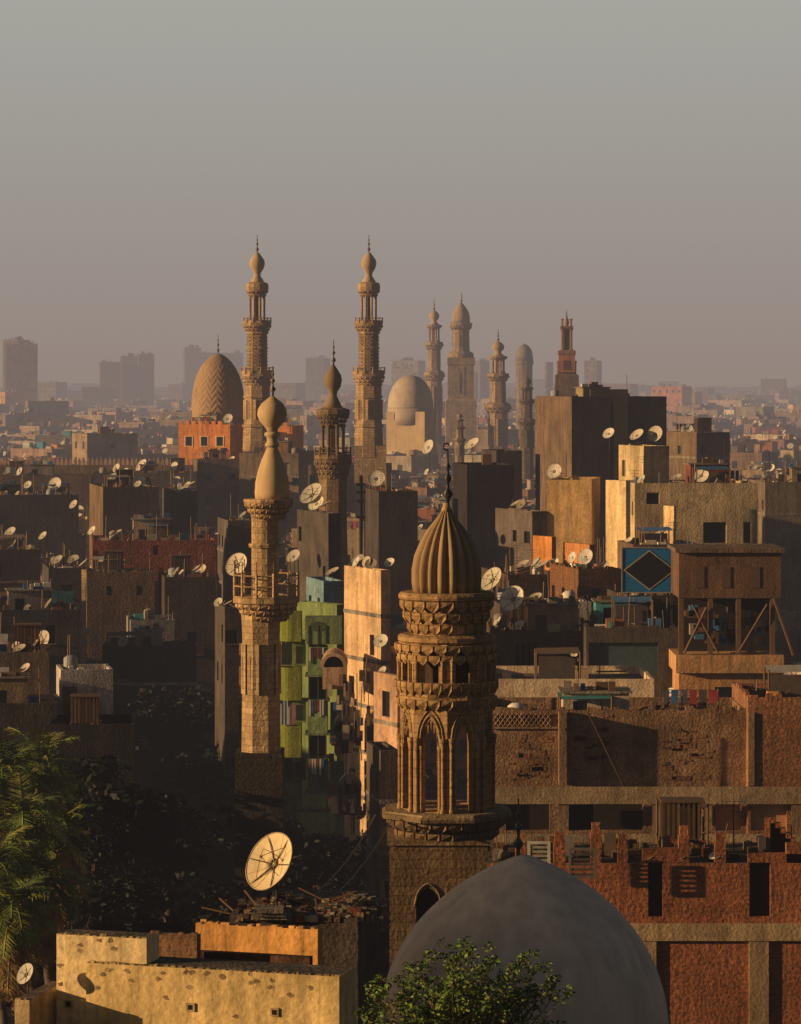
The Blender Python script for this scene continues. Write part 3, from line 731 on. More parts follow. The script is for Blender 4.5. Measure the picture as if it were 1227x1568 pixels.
shaded_base=(.23,.15,.08); hx=78*s; ax=X(671,d)  # shade on the lower shaft is put into this darker stone colour
mb.frame(ax,d,0)
zt=Z(1284,d)
mb.arch(0,0,-math.pi/2,hx*.95,hx*1.9,Z(1440,d),zt,36*s,Z(1436,d),Z(1372,d),Z(1348,d),.5,ST,shaded_base,back=(.02,.015,.012),off=-16*s,inner=False)
mb.arch(0,0,math.pi,hx*.95,hx*1.9,Z(1440,d),zt,36*s,Z(1436,d),Z(1372,d),Z(1348,d),.5,ST,shaded_base,back=(.02,.015,.012),inner=False)
mb.box(-hx*.95,hx*.95,-hx*.95,hx*.95,0,Z(1440,d),ST,shaded_base)
mb.face([(hx*.95,-hx*.95,0),(hx*.95,hx*.95,0),(hx*.95,hx*.95,zt),(hx*.95,-hx*.95,zt)],ST,shaded_base)
mb.face([(-hx*.95,hx*.95,0),(hx*.95,hx*.95,0),(hx*.95,hx*.95,zt),(-hx*.95,hx*.95,zt)],ST,shaded_base)
mb.box(-hx,hx,-hx,hx,zt,zt+.18,ST,(.30,.2,.11),True)
for k in range(10):
    q=-1+k/5; q2=-1+(k+1)/5; f=lambda v:(-16*s+v*.55,-hx*.95-.02,Z(1376,d)+(Z(1342,d)-Z(1376,d))*math.sqrt(max(0,1-abs(v)**1.6)))
    mb.tube(f(q),f(q2),.045,ST,(.26,.17,.1),4)
mb.frame(0,0,0)
mb.done("stone_minaret")
# --- foreground dome
d=117; s=d/F; cx=802; x=X(cx,d)
mb=MB()
tb=[(0,1.5),(4,14),(10,28),(20,50),(32,73),(48,98),(66,122),(92,150),(118,172),(146,190),(180,206),(215,216),(250,221),(275,222)]
pr=[]
ys=np.linspace(0,1,48)**1.5*272
for y in ys:
    r=float(np.interp(y,[a for a,_ in tb],[b for _,b in tb])); pr.append([r,1308+y])
for _ in range(3):
    for i in range(1,len(pr)-1): pr[i][0]=(pr[i-1][0]+2*pr[i][0]+pr[i+1][0])/4
pr=[(r*s,Z(y,d)) for r,y in pr][::-1]
rid=lambda t,z:1+.014*(1-abs(((t*8/math.pi)%2)-1))
mb.lathe(x,d,[(218*s,0),(218*s,Z(1592,d)),(226*s,Z(1590,d)),(226*s,Z(1582,d)),(222*s,Z(1580,d))],96,PL,(.3,.25,.2))
mb.lathe(x,d,pr,128,SM,(.80,.60,.46),rf=rid)
finial(mb,794,d,1222,1312,9,(.06,.07,.06))
mb.done("mosque_dome")
# --- minaret at left centre
d=190; mb=MB(); c2=(.54,.375,.205)
spec(mb,417,d,[('L',20,[(2,606),(8,611),(17,618),(22,627),(23,635),(20,644),(13,652),(9,657),(8,661)],c2,SM),
 ('L',20,[(8,661),(12,663),(12,667),(9,669),(8,676),(11,680),(11,684)],c2,SM),
 ('L',20,[(8,684),(11,692),(16,703),(22,720),(26,738),(27,755),(26,764)],c2,SM)],c2)
finial(mb,418,d,560,606,5)
spec(mb,411,d,[('L',12,[(38,764),(39,766),(38,770),(30,771)]),('T',796,770,22,37,20,3)],c2)
spec(mb,406,d,[('L',16,[(22,770),(21,800),(21,920)]),('L',12,[(25,832),(26,834),(25,838)])],c2)
spec(mb,408,d,[('L',12,[(20,914),(52,914),(52,922),(44,924)]),('T',952,924,29,48,20,3),('R',880,913,50,12)],c2)
spec(mb,400,d,[('L',8,[(34,924),(31,960),(30,1010),(31,1075),(33,1230),(33,1330)])],c2)
for j in range(12):
    t0,t1=2*math.pi*(j+.5)/12,2*math.pi*(j+1.5)/12; r=50*d/F; xc=X(408,d)
    mb.tube((xc+r*math.cos(t0),d+r*math.sin(t0),Z(913,d)),(xc+r*math.cos(t1),d+r*math.sin(t1),Z(882,d)),.025,PN,WOOD,4)
    mb.tube((xc+r*math.cos(t0),d+r*math.sin(t0),Z(913,d)),(xc+r*math.cos(t0),d+r*math.sin(t0),Z(858,d)),.03,PN,WOOD,4)
for j in range(8):
    th=2*math.pi*j/8+math.pi/8
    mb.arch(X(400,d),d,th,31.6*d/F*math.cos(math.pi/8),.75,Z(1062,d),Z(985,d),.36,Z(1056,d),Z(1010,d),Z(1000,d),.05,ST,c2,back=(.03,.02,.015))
mb.box(X(362,d),X(434,d),189-.3,192,0,Z(1150,d),ST,(.05,.04,.03))
mb.done("stone_minaret")
# --- mid minaret (x=510)
d=300; mb=MB(); c3=(.25,.17,.095)
spec(mb,510,d,[('L',16,[(2,558),(7,565),(13,575),(14,583),(12,592),(7,600),(6,606),(9,612),(15,624)],c3,SM),('L',12,[(16,624),(26,627),(27,634),(24,637)]),('T',655,636,15,25,20,3),
 ('C',650,697,17,2.6,8),('L',8,[(8,640),(8,700)],(.1,.07,.05)),('L',12,[(16,694),(28,696),(30,702),(27,706)]),('R',686,700,28,12),('T',735,704,21,29,20,4),('L',8,[(23,706),(23,790),(25,900),(25,1000)])],c3)
finial(mb,511,d,520,560,4)
mb.done("stone_minaret")
# --- twin gate minarets
for cx,dy,base_y in ((565,0,712),(394,0,720)):
    d=420; mb=MB(); c4=(.50,.34,.185)
    spec(mb,cx,d,[('L',16,[(2,386),(6,391),(11,398),(12,404),(10,411),(6,417),(5,422),(9,428),(12,434)],(.46,.33,.2),SM),
     ('L',12,[(12,432),(17,434),(18,440),(17,446),(12,450)]),('T',456,444,11,17,16,2),
     ('C',450,492,11.5,1.7,8),('L',8,[(2.5,452),(2.5,492)],(.2,.14,.09)),
     ('L',8,[(12,490),(22,491),(23,496),(22,499),(15,500)]),('R',487,495,21.5,12),('T',512,498,15,22,20,3),
     ('L',8,[(16,500),(16.5,570)],(.36,.245,.135)),('L',8,[(18.5,508),(18.5,511)]),('L',8,[(18,532),(18,534)]),
     ('L',8,[(18,566),(25,567),(26,573),(25,577),(18,578)]),('R',563,572,25,12),('T',592,576,19,25,20,3),
     ('L',8,[(21,578),(21,640),(23,660),(24,700)]),('L',8,[(23,606),(23,609)]),('L',8,[(24.5,650),(24.5,654)])],c4)
    finial(mb,cx,d,359,388,3)
    s=d/F
    for j in range(8):
        th=2*math.pi*j/8+math.pi/8
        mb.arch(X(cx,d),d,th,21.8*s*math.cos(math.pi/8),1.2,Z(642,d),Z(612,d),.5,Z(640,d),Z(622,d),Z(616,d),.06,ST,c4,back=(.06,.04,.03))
        for k in range(10):
            z=Z(565,d)+k*(Z(512,d)-Z(565,d))/10
            nx,ny=math.cos(th),math.sin(th); ap=16.4*s*math.cos(math.pi/8)
            for sg in(-1,1):
                mb.tube((X(cx,d)+nx*ap-ny*sg*.5,d+ny*ap+nx*sg*.5,z),(X(cx,d)+nx*ap,d+ny*ap,z+.35),.035,ST,c4,3)
    mb.box(X(cx-22,d),X(cx+26,d),418.2,422,0,Z(base_y-30,d),ST,c4)
    mb.done("gate_minaret")
B("stone_city_gate",350,600,712,424,12,0,(.33,.24,.15),m=ST,clut=2.5)
# --- carved dome at left
d=450; s=d/F; mb=MB(); x=X(334,d)
pr=[]
for k in range(60):
    t=k/59.; y=640-99*t
    r=40.5*(1-t**2.9)**.64 if t<1 else .3
    if t<.22: r=min(r,40.5-1.6*(1-t/.22))
    pr.append((max(r,.5)*s,Z(y,d)))
def chev(t,z):
    ph=(t*14/math.pi)%2; tri=abs(ph-1)
    return 1+.012*math.sin(z*6.5+tri*7)
mb.lathe(x,d,pr,168,SM,(.38,.245,.13),rf=chev)
mb.lathe(x,d,[(41*s,Z(668,d)),(41*s,Z(646,d)),(42*s,Z(644,d)),(42*s,Z(640,d)),(38*s,Z(639,d))],48,ST,(.40,.28,.17))
finial(mb,334,d,512,543,2.6)
mb.box(X(292,d),X(376,d),444,458,0,Z(668,d),ST,STN); mb.done("carved_stone_dome")
def orange_block(x0,x1,yt,d,yaw,col,wins):
    B("orange_plaster_building",x0,x1,yt,d,9,yaw,col,clut=1.5,nd=4,win=0)
    ox,oy,cs,sn,w,dep,zr,zt=ROOFS[-1]
    mb=MB(); mb.frame(ox,oy,math.atan2(sn,cs))
    for f in wins:
        a=f*w; mb.box(a-.6,a+.6,-.06,-.004,zt-2.9,zt-1.5,PN,(.75,.52,.3),True); mb.box(a-.42,a+.42,-.08,-.061,zt-2.8,zt-1.6,DK,GLC,True)
    for k in range(int(w/.9)): mb.box(k*.9,k*.9+.55,.01,.19,zt+.001,zt+.45,PL,col)
    mb.frame(0,0,0); mb.done("orange_building_window_frames")
orange_block(272,378,650,426,-14,(.85,.31,.085),(.2,.5,.8))
orange_block(372,462,652,432,-8,(.85,.32,.09),(.3,.7))
B("tan_apartment_building",292,372,704,408,6,8,(.20,.14,.10),clut=3,nd=4)
B("tan_apartment_building",366,470,694,405,6,-10,(.26,.18,.12),clut=3,nd=3)
# --- pale dome (centre back)
d=640; s=d/F; mb=MB(); x=X(629,d)
pr=[(35*s*math.sqrt(max(.0001,1-(k/20)**2.2)),Z(625-51*k/20,d)) for k in range(21)]
mb.lathe(x,d,pr,48,SM,(.52,.41,.30))
mb.lathe(x,d,[(35.5*s,Z(650,d)),(35.5*s,Z(625,d)),(35*s,Z(624.9,d))],32,SM,(.5,.38,.27))
mb.frame(X(592,d),d-3,-.25)
mb.wall((0,0),(1,0),60*s,0,Z(630,d),[(Z(643,d),Z(633,d),[(12*s,17*s,DK,(.08,.06,.05)),(26*s,31*s,DK,(.08,.06,.05)),(40*s,45*s,DK,(.08,.06,.05))])],SM,(.72,.50,.26),dep=.4)
mb.wall((0,10),(0,-1),10,0,Z(630,d),[],PL,(.66,.48,.27)); mb.wall((60*s,0),(0,1),10,0,Z(630,d),[],PL,(.6,.44,.26))
mb.face([(0,0,Z(630,d)),(60*s,0,Z(630,d)),(60*s,10,Z(630,d)),(0,10,Z(630,d))],PL,(.5,.4,.3))
mb.frame(0,0,0); mb.done("white_mosque_dome")
# --- background minarets
def bulbmin(cx,d,yt,yb,r,c,sq=False,name="stone_minaret"):
    mb=MB(); h=yb-yt
    f=lambda q:yt+h*q
    spec(mb,cx,d,[('L',14,[(r*.1,f(.10)),(r*.35,f(.115)),(r*.55,f(.14)),(r*.5,f(.165)),(r*.25,f(.19)),(r*.35,f(.205)),(r*.6,f(.22))],c,SM),
      ('L',12,[(r*.6,f(.22)),(r*.85,f(.225)),(r*.8,f(.24)),(r*.5,f(.26))]),('C',f(.235),f(.36),r*.5,r*.1,8),('L',8,[(r*.28,f(.24)),(r*.28,f(.37))]),
      ('L',8,[(r*.6,f(.36)),(r*.98,f(.365)),(r,f(.385)),(r*.7,f(.42))]),('T',f(.43),f(.385),r*.7,r*.98,16,2),('L',8,[(r*.7,f(.4)),(r*.72,f(.62))]),
      ('L',8,[(r*.75,f(.6)),(r*1.15,f(.62)),(r*1.15,f(.64)),(r*.85,f(.68))]),('T',f(.69),f(.64),r*.85,r*1.15,16,2)],c)
    s=d/F; w=r*.85*s
    mb.lathe(X(cx,d),d,[(w,0),(w,Z(f(.66),d))],8,ST,c,sm=False,ph=.5)
    for j in range(8):
        th=2*math.pi*j/8+math.pi/8
        ap=w*math.cos(math.pi/8)+.05
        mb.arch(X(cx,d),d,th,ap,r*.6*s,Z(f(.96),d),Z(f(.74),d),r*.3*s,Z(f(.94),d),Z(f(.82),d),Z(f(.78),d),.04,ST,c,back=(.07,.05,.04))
    finial(mb,cx,d,yt,f(.11),r*.14)
    mb.done(name)
bulbmin(665,760,457,640,15,(.42,.31,.2))
bulbmin(763,640,504,690,18,(.40,.28,.17))
bulbmin(807,560,566,690,13,(.16,.12,.085))
bulbmin(704,520,626,700,9,(.3,.22,.14))
d=770; mb=MB(); c5=(.40,.29,.19); s=d/F
spec(mb,706,d,[('L',20,[(.5,462),(4,466),(9,472),(13,480),(14,488),(14,494)],c5,SM),('L',14,[(15,494),(18,495),(18,498),(13,500)]),('L',12,[(13,498),(14,540)]),('T',506,498,13,17,16,1),
  ('L',12,[(15,538),(20,541),(20,546),(17,549)]),('T',556,545,15,20,20,1),('L',4,[(30,548),(30,558),(28,560),(28,610),(33,614),(33,760)])],c5)
finial(mb,707,d,447,464,2)
for th in (-math.pi/2,math.pi):
    for (a,b) in ((562,606),(504,534)):
        r=(28*.707 if a>540 else 13.2)*s
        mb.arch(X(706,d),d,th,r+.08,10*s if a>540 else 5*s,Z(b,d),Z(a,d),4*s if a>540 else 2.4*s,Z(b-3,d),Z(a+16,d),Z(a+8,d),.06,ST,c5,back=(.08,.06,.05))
mb.done("square_stone_minaret")
d=900; mb=MB(); s=d/F
spec(mb,803,d,[('L',20,[(.5,526),(6,529),(11,535),(13,543),(14,552)],(.26,.2,.15),SM),('L',12,[(14,552),(15,556),(13,560),(13,700)])],(.28,.21,.15)); mb.done("domed_tower")
d=560; mb=MB(); c6=(.30,.17,.095); s=d/F
spec(mb,868,d,[('L',12,[(.5,484),(3,489),(4,495),(2,500)],c6,SM),('L',4,[(12,499),(14,500),(14,503),(11,505)]),('C',503,536,9.5,1.8,4),('L',4,[(6,503),(6,536)],(.12,.08,.05)),
 ('C',488,500,9.5,1.3,4),('L',4,[(16,536),(19,538),(19,542),(16,545),(17,552),(21,553),(21,556),(18,558)]),('L',4,[(20,556),(20,572),(25,575),(25,582),(26,600),(26,760)],(.2,.125,.075))],c6)
mb.box(X(855,d),X(880,d),d-2.0,d-1.5,Z(570,d),Z(544,d),PL,(.5,.18,.07),True)
mb.box(X(862,d),X(872,d),d-2.05,d-2.01,Z(566,d),Z(552,d),DK,(.1,.05,.03),True)
finial(mb,868,d,474,487,2); mb.done("arched_minaret")
# --- skyline landmarks (far)
for (x0,x1,yt,d,c) in ((0,57,526,1500,TAN),(4,40,520,1506,TAN),(147,185,554,1900,TAN),(180,212,545,1920,GRY),(206,236,542,1910,GRY),(278,308,532,2200,PNK),(296,372,540,2220,TAN),(468,505,548,2000,GRY),(600,652,552,1700,CRM),
        (655,660,542,1500,DRK),(895,925,552,1700,TAN),(835,850,554,1600,TAN),(728,750,552,1700,GRY)):
    B("distant_apartment_tower",x0,x1,yt,d,18,random.choice([8,-12]),c,clut=3,fl=3.2)
# ------------------------------------------------------------ the city field
HN=len(ROOFS)
def occupied(x,y,r):
    for ox,oy,cs,sn,w,dep,zr,zt in ROOFS[:HN]:
        a,b=w/2,dep/2; cx_=ox+a*cs-b*sn; cy_=oy+a*sn+b*cs
        if math.hypot(x-cx_,y-cy_)<r+min(w,dep)*.5+.5: return True
    return False
y=228.
while y<620:
    sp=U(10,12.5); hw=.123*y*1.12+ 14
    x=-hw-26
    while x<hw+6:
        w=U(6,13)
        if not occupied(x+w/2,y+5,4) and not(y<255 and -25<x<0):
            t=min(1,max(0,(y-228)/72)); mean=8.5+3.3*t if y<300 else 11.8+2.4*(y-300)/320
            zt=random.gauss(mean,1.3)+(U(1.5,3.5) if R()<.1 else 0)
            zt=max(6,min(18,zt))
            if y<300 and x<2: zt=min(zt,H-(990-HZ)*y/F)
            col=jit(random.choice(PALS),.25); q=U(.45,1.0); col=tuple(k*q for k in col)
            m=BR if R()<.3 else PL
            B("apartment_building",0,0,0,y+U(-1,1),U(8,10.5),random.choice([U(2,30),U(-25,0),U(5,20),U(-35,-15)]),col,m=m,world=(x,w,zt),clut=2.6,nd=random.choice([1,2,2,3,3,4,5]),rag=R()<.4)
        x+=w+U(.2,1.2)
    y+=sp
def simple(mb,x,y,w,dep,zt,yaw,col,win=True,items=4,fl=3.1):
    mb.frame(x,y,yaw)
    mb.box(0,w,0,dep,0,zt,PL,col)
    rc=jit((.17,.13,.10),.3)
    mb.face([(.3,.3,zt+.02),(w-.3,.3,zt+.02),(w-.3,dep-.3,zt+.02),(.3,dep-.3,zt+.02)],RG,rc)
    for q in ((0,w,0,.25),(0,w,dep-.25,dep)): mb.box(q[0],q[1],q[2],q[3],zt+.03,zt+.8,PL,col)
    for q in ((0,.25,.26,dep-.26),(w-.25,w,.26,dep-.26)): mb.box(q[0],q[1],q[2],q[3],zt+.03,zt+.8,PL,col)
    if win:
        n=max(2,int(w/2.8)); k=0; zz=zt-2.2
        while zz>2 and k<5:
            for i in range(n):
                if R()<.4: continue
                a=(i+.3+U(-.08,.08))*w/n; h=U(1,1.5); mb.face([(a,-.05,zz),(a+1.,-.05,zz),(a+1.,-.05,zz+h),(a,-.05,zz+h)],DK,(.03,.025,.025))
            for i in range(max(1,int(dep/3.5))):
                a=(i+.35)*dep/max(1,int(dep/3.5)); mb.face([(-.05,a,zz),(-.05,a+1.,zz),(-.05,a+1.,zz+1.4),(-.05,a,zz+1.4)],DK,(.05,.04,.035))
            zz-=fl;k+=1
    for _ in range(items):
        a=U(.3,w-2);b=U(.5,dep-2);k=U(.4,2.2);h=U(.4,2.2)
        mb.box(a,min(w-.3,a+k),b,b+U(.5,2),zt+.03,zt+h,PL,jit(random.choice([CRM,TAN,BRO,GRY,PNK,DRK,RED,CON,WOOD,WHT,TEAL if R()<.4 else DRK]),.3))
    for _ in range(random.choice([0,1,1,2,3])):
        a=U(.3,w-.3);b=U(.3,dep-.3);r=U(.4,.75);c=Vector((a,b,zt+U(1.2,1.7)))
        ax=DISHN.cross(Vector((0,0,1))).normalized();bx=ax.cross(DISHN)
        mb.face([c+ax*r*math.cos(t*.785)+bx*r*math.sin(t*.785) for t in range(8)],PN,jit((.55,.48,.38),.25))
        mb.tube((a,b,zt),(a,b,c.z),.06,MT,(.1,.08,.06),3)
    if R()<.4:
        a=U(.3,w-.3);b=U(.3,dep-.3); mb.tube((a,b,zt),(a,b,zt+U(2,4)),.06,MT,(.1,.08,.06),3)
mb=MB(); y=624.
while y<5200:
    sp=U(12,16)*(1+max(0,y-900)/1500); hw=.123*y*1.1+20
    x=-hw-20
    while x<hw:
        w=U(7,15)*(1+max(0,y-1000)/2600); dep=U(8,13)*(1+max(0,y-1200)/3000)
        z=random.gauss(14,2.2) if y<1000 else random.gauss(16.5,3)
        if y>1000 and R()<.04: z+=U(3,7)
        if y>1800 and R()<.08: z+=U(5,14)
        z=max(7,min(z,H-20*y/F+ (0 if y<1100 else 60),H+(590-U(574,584))*y/F))
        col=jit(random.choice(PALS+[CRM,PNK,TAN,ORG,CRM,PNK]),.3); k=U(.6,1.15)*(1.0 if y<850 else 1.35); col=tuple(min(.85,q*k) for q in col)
        simple(mb,x,y+U(-3,3),w,dep,z,random.choice([U(0,.5),U(-.6,-.2),U(.1,.4),U(-.6,-.2)]),col,win=y<2600,items=8 if y<1100 else (5 if y<1800 else 2))
        x+=w*1.04+U(.2,2)
    y+=sp
    if len(mb.f)>220000: mb.frame(0,0,0); mb.done("distant_city_buildings"); mb=MB()
mb.frame(0,0,0); mb.done("distant_city_buildings")
mb=MB(); d=415
for i in range(46):
    x=X(-8+i*6.7,d); z=Z(712,d)
    mb.face([(x,d,z),(x+.36,d,z),(x+.36,d,z+.5),(x+.18,d,z+1.0),(x,d,z+.5)],PL,(.6,.38,.26)); mb.box(x,x+.36,d+.01,d+.25,z,z+.5,PL,(.6,.38,.26))
mb.box(X(-12,d),X(303,d),d+.02,d+.4,0,Z(712,d)-.001,PL,(.22,.15,.10)); mb.done("crenellated_wall")
B("low_roof_house",-30,140,728,404,8,3,(.16,.11,.08),clut=3,nd=4); B("low_roof_house",136,300,724,400,8,4,(.13,.10,.08),clut=3,nd=4)
# ------------------------------------------------------------ hero dishes
for (px,py,r,d) in ((932,663,10,300),(975,665,12,268),(1003,664,13,268),(655,684,12,400),(722,679,13,350),(784,916,21,216),(752,886,20,232),(583,981,12,209),
   (545,860,9,212),(561,860,9,212),(596,861,9,213),(476,755,20,264),(63,981,17,221),(15,814,10,310),(131,968,8,258),(145,977,8,257),(821,861,10,243),(846,862,11,243),(945,1010,10,211),
   (1214,1035,16,190),(970,1080,9,183),(362,864,19,196),(449,851,12,264),(122,1087,10,200),(216,712,11,402),(628,828,10,291),(38,1022,9,202),(38,1491,17,94),
   (876,853,9,241),(24,988,7,210),(334,922,8,234),(1180,716,7,303),(140,812,8,291),(836,716,7,345),(65,820,8,300),(148,838,8,288),(484,770,14,262),(208,1150,8,227),(112,772,8,350),(42,742,7,352),(190,722,8,402),(270,735,7,336),(1026,1060,8,188),(880,1000,7,212),(500,742,8,300)):
    hero_dish(px,py,r,d,full=r>15)
hero_dish(412,1319,47,107,(-.62,-.60,.46),(.64,.50,.30),True)
for px in (994,1043,1096): hero_dish(px,1309,11,140.3,(-.35,-.35,.85),(.8,.76,.7))
hero_dish(112,955,14,252,(.3,-.6,.7),(.25,.22,.19))
mb=MB(); d=240
mb.tube((X(553,d),d,0),(X(553,d),d,Z(728,d)),.13,MT,(.05,.04,.035),8)
for y in (740,752,765,790): mb.box(X(546,d),X(560,d),d-.15,d+.15,Z(y+4,d),Z(y,d),MT,(.05,.04,.035),True)
mb.done("telecom_pole")
mb=MB()
def cable(a,b,sag,r=.03,n=16):
    p=[Vector(a).lerp(Vector(b),k/n)-Vector((0,0,sag*4*(k/n)*(1-k/n))) for k in range(n+1)]
    for q,w_ in zip(p[:-1],p[1:]): mb.tube(q,w_,r,MT,(.2,.14,.08),4)
cable((X(575,131),131,Z(1248,131)),(X(432,107),107,Z(1392,107)),.7); cable((X(600,131),131,Z(1256,131)),(X(470,108),108,Z(1400,108)),.5)
mb.done("power_cable")
mb=MB()
for x,y0,y1,d in ((1110,672,735,262),(1178,690,735,302)): mb.tube((X(x,d),d,Z(y1+20,d)),(X(x,d),d,Z(y0,d)),.05,MT,(.08,.06,.05),5)
mb.done("antenna_mast")
# ------------------------------------------------------------ vegetation
def tree(name,x,y,zt,Rr,cols,n=2600,size=.22):
    mb=MB(); zb=zt-Rr*1.7
    mb.tube((x,y,0),(x+U(-.4,.4),y,zb*.55),.38,PN,(.06,.04,.03),8,.26)
    hub=Vector((x,y,zb*.55)); mb.tube(hub,(x,y,zt-Rr),.26,PN,(.06,.04,.03),7,.1)
    K=16
    for k in range(K):
        a=U(0,6.28); e=U(-1.2,1); q=Vector((x+math.cos(a)*Rr*U(.35,.85),y+math.sin(a)*Rr*U(.35,.8),zt-Rr*.9+e*Rr*.65))
        if k==0: q=Vector((x,y,zt-Rr*.4))
        mb.tube(hub+Vector((0,0,U(0,1))),q,.12,PN,(.06,.04,.03),5,.03)
        rr=Rr*U(.28,.5); mb.leaves(q,(rr,rr,rr*.75),n//K,size,cols)
    return mb.done(name)
DG=[(.008,.010,.006),(.012,.014,.007),(.006,.007,.005),(.014,.015,.008)]  # near-black leaf colours stand in for the garden's shade
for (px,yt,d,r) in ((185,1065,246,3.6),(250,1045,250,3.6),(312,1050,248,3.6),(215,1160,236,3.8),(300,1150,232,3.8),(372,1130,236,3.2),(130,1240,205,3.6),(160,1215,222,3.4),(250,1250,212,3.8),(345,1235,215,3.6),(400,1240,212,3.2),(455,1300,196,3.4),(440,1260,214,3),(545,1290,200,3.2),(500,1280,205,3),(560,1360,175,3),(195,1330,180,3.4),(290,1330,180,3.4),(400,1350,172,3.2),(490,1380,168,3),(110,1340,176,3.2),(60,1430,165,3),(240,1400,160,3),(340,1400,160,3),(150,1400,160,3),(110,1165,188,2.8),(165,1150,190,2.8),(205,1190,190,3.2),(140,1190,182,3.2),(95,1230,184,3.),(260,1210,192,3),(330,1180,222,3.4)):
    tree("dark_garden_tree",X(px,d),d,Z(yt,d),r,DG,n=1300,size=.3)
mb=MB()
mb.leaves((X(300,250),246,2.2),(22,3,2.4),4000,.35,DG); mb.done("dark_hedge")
# foreground leafy bush
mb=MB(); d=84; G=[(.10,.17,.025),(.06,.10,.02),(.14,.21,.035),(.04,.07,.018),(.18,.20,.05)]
hub=Vector((X(700,d),d,Z(1720,d)))
mb.tube((hub.x,hub.y,0),hub,.25,PN,(.1,.07,.05),8,.16)
for k in range(64):
    px=random.gauss(700,92); px=max(520,min(885,px)); top=1462+abs(px-715)*.33+U(-14,80)
    q=Vector((X(px,d),d+U(-1.2,1.2),Z(top,d)))
    mid=hub.lerp(q,.5)+Vector((U(-.3,.3),U(-.3,.3),-.1))
    mb.tube(hub,mid,.05,PN,(.1,.07,.05),5,.03); mb.tube(mid,q,.03,PN,(.13,.09,.06),4,.008)
    for i in range(7):
        e=mid.lerp(q,U(.2,1)); t=e+Vector((U(-.5,.5),U(-.5,.5),U(-.1,.5))); mb.tube(e,t,.012,PN,(.16,.1,.06),3,.004)
        mb.leaves(t,(.18,.2,.14),18,.065,G)
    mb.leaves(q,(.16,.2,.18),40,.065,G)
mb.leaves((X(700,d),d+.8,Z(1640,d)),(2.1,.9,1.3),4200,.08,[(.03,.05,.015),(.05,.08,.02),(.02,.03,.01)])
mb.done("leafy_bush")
# palms
def palm(name,x,y,zt,L=2.6,nf=84):
    mb=MB()
    p=Vector((x+.8,y,0)); k=12
    for i in range(k):
        q=Vector((x+.8*(1-(i+1)/k)**2,y,zt*(i+1)/k)); mb.tube(p,q,.26-.004*i,PN,jit((.11,.08,.055),.2),9,.22); p=q
    for f in range(nf):
        a=U(0,6.283); dead=f>nf*.62
        el=U(-.5,1.35) if not dead else U(-1.45,-.6); ln=L*U(.75,1.1)*(1 if not dead else 1.15)
        c=jit(random.choice([(.15,.19,.04),(.12,.16,.035),(.24,.23,.06),(.07,.10,.03)]),.2) if not dead else jit((.30,.19,.07),.3)
        pts=[Vector((x,y,zt-(U(0,1.6) if dead else 0)))]; dr=Vector((math.cos(a)*math.cos(el),math.sin(a)*math.cos(el),math.sin(el)))
        n=12
        for i in range(n):
            pts.append(pts[-1]+dr*ln/n); dr=(dr+Vector((0,0,-.15 if not dead else -.1))).normalized()
        for i in range(n):
            A,Bp=pts[i],pts[i+1]; mb.tube(A,Bp,.03,LF,c,3,.02)
            if i<2: continue
            t=(Bp-A).normalized(); sd=t.cross(Vector((0,0,1)))
            if sd.length<.1: sd=Vector((1,0,0))
            sd.normalize(); up=sd.cross(t)
            ll=.7*math.sin(math.pi*(i+1)/(n+2))+.14
            for j in range(3):
                o=A.lerp(Bp,j/3)
                for sg in (-1,1):
                    e=o+(sd*sg*.75+t*.6+up*U(-.05,.3)+Vector((0,0,U(-.45,-.05)))).normalized()*ll*U(.8,1.1)
                    mb.face([o-t*.045,o+t*.05,e],LF,c)
    mb.done(name)
for (px,py,d,L) in ((62,1178,170,3.4),(2,1196,166,3.5),(34,1262,160,3.3),(90,1280,164,3.),(-12,1330,156,3.3),(66,1350,158,3.),(-45,1190,176,3.2),(20,1400,150,3.)):
    palm("palm_tree",X(px,d),d,Z(py,d),L*.9)
# ------------------------------------------------------------ light, sky, camera
el=math.radians(11.5); az=math.radians(77)
L=Vector((-math.sin(az)*math.cos(el),-math.cos(az)*math.cos(el),math.sin(el)))
sd=bpy.data.lights.new("sun",'SUN'); sd.energy=5.; sd.angle=math.radians(.5); sd.color=(1,.66,.32)
so=bpy.data.objects.new("sun",sd); S.collection.objects.link(so); so.rotation_euler=L.to_track_quat('Z','Y').to_euler(); so.location=(-60,0,80)
wd=bpy.data.worlds.new("World"); S.world=wd; wd.use_nodes=True
n=wd.node_tree.nodes; l=wd.node_tree.links; n.clear()
out=n.new('ShaderNodeOutputWorld'); bg=n.new('ShaderNodeBackground'); bg.inputs[1].default_value=.1
sky=n.new('ShaderNodeTexSky'); sky.sky_type='NISHITA'; sky.sun_disc=False; sky.sun_elevation=el; sky.sun_rotation=math.pi+az; sky.dust_density=4; sky.air_density=1.2; sky.ozone_density=1
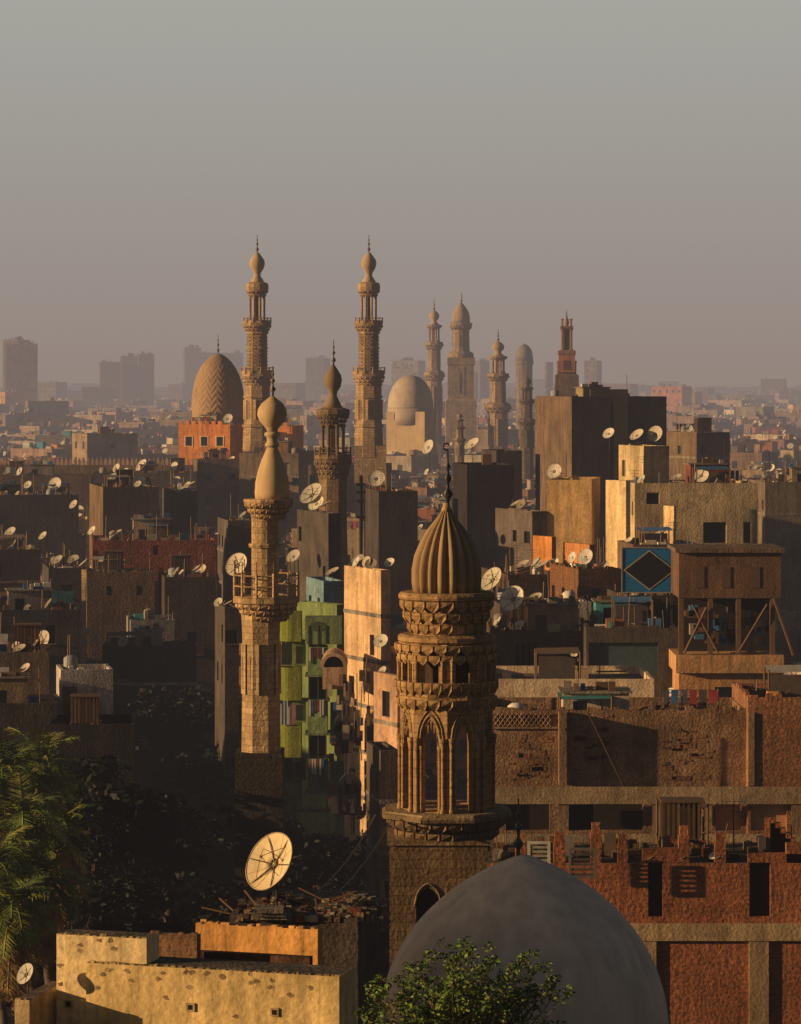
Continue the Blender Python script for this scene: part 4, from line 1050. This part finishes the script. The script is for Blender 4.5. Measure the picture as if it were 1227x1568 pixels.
dim=n.new('ShaderNodeVectorMath'); dim.operation='SCALE'; dim.inputs['Scale'].default_value=.32; l.new(sky.outputs[0],dim.inputs[0])
tc=n.new('ShaderNodeTexCoord'); sp=n.new('ShaderNodeSeparateXYZ'); l.new(tc.outputs['Generated'],sp.inputs[0])
mr=n.new('ShaderNodeMapRange'); mr.inputs[1].default_value=-.02; mr.inputs[2].default_value=.13; l.new(sp.outputs[2],mr.inputs[0])
rp=n.new('ShaderNodeValToRGB'); l.new(mr.outputs[0],rp.inputs[0]); e=rp.color_ramp.elements
e[0].position=.13; e[0].color=(.295,.232,.203,1)
e[1].position=1; e[1].color=(.385,.392,.355,1)
k=e.new(.38); k.color=(.320,.276,.252,1)
k=e.new(.68); k.color=(.350,.334,.306,1)
hz=n.new('ShaderNodeMapRange'); hz.inputs[1].default_value=-.4; hz.inputs[2].default_value=.8; hz.inputs[3].default_value=4.0; hz.inputs[4].default_value=10.; l.new(sp.outputs[1],hz.inputs[0])
sc=n.new('ShaderNodeVectorMath'); sc.operation='SCALE'; l.new(hz.outputs[0],sc.inputs['Scale']); l.new(rp.outputs[0],sc.inputs[0])
f=n.new('ShaderNodeMapRange'); f.interpolation_type='SMOOTHSTEP'; f.inputs[1].default_value=.125; f.inputs[2].default_value=.24; l.new(sp.outputs[2],f.inputs[0])
mx=n.new('ShaderNodeMix'); mx.data_type='RGBA'; l.new(f.outputs[0],mx.inputs[0]); l.new(sc.outputs[0],mx.inputs[6]); l.new(dim.outputs[0],mx.inputs[7])
l.new(mx.outputs[2],bg.inputs[0]); l.new(bg.outputs[0],out.inputs[0])
cd=bpy.data.cameras.new("camera"); co=bpy.data.objects.new("camera",cd); S.collection.objects.link(co)
co.location=(0,0,H); co.rotation_euler=(math.pi/2,0,0); cd.sensor_fit='HORIZONTAL'; cd.sensor_width=36; cd.lens=36*F/1227.
cd.shift_y=-(784-HZ)/1227.; cd.clip_start=1; cd.clip_end=30000
S.camera=co
print("built in",time.time()-T0,"objects",len(bpy.data.objects))
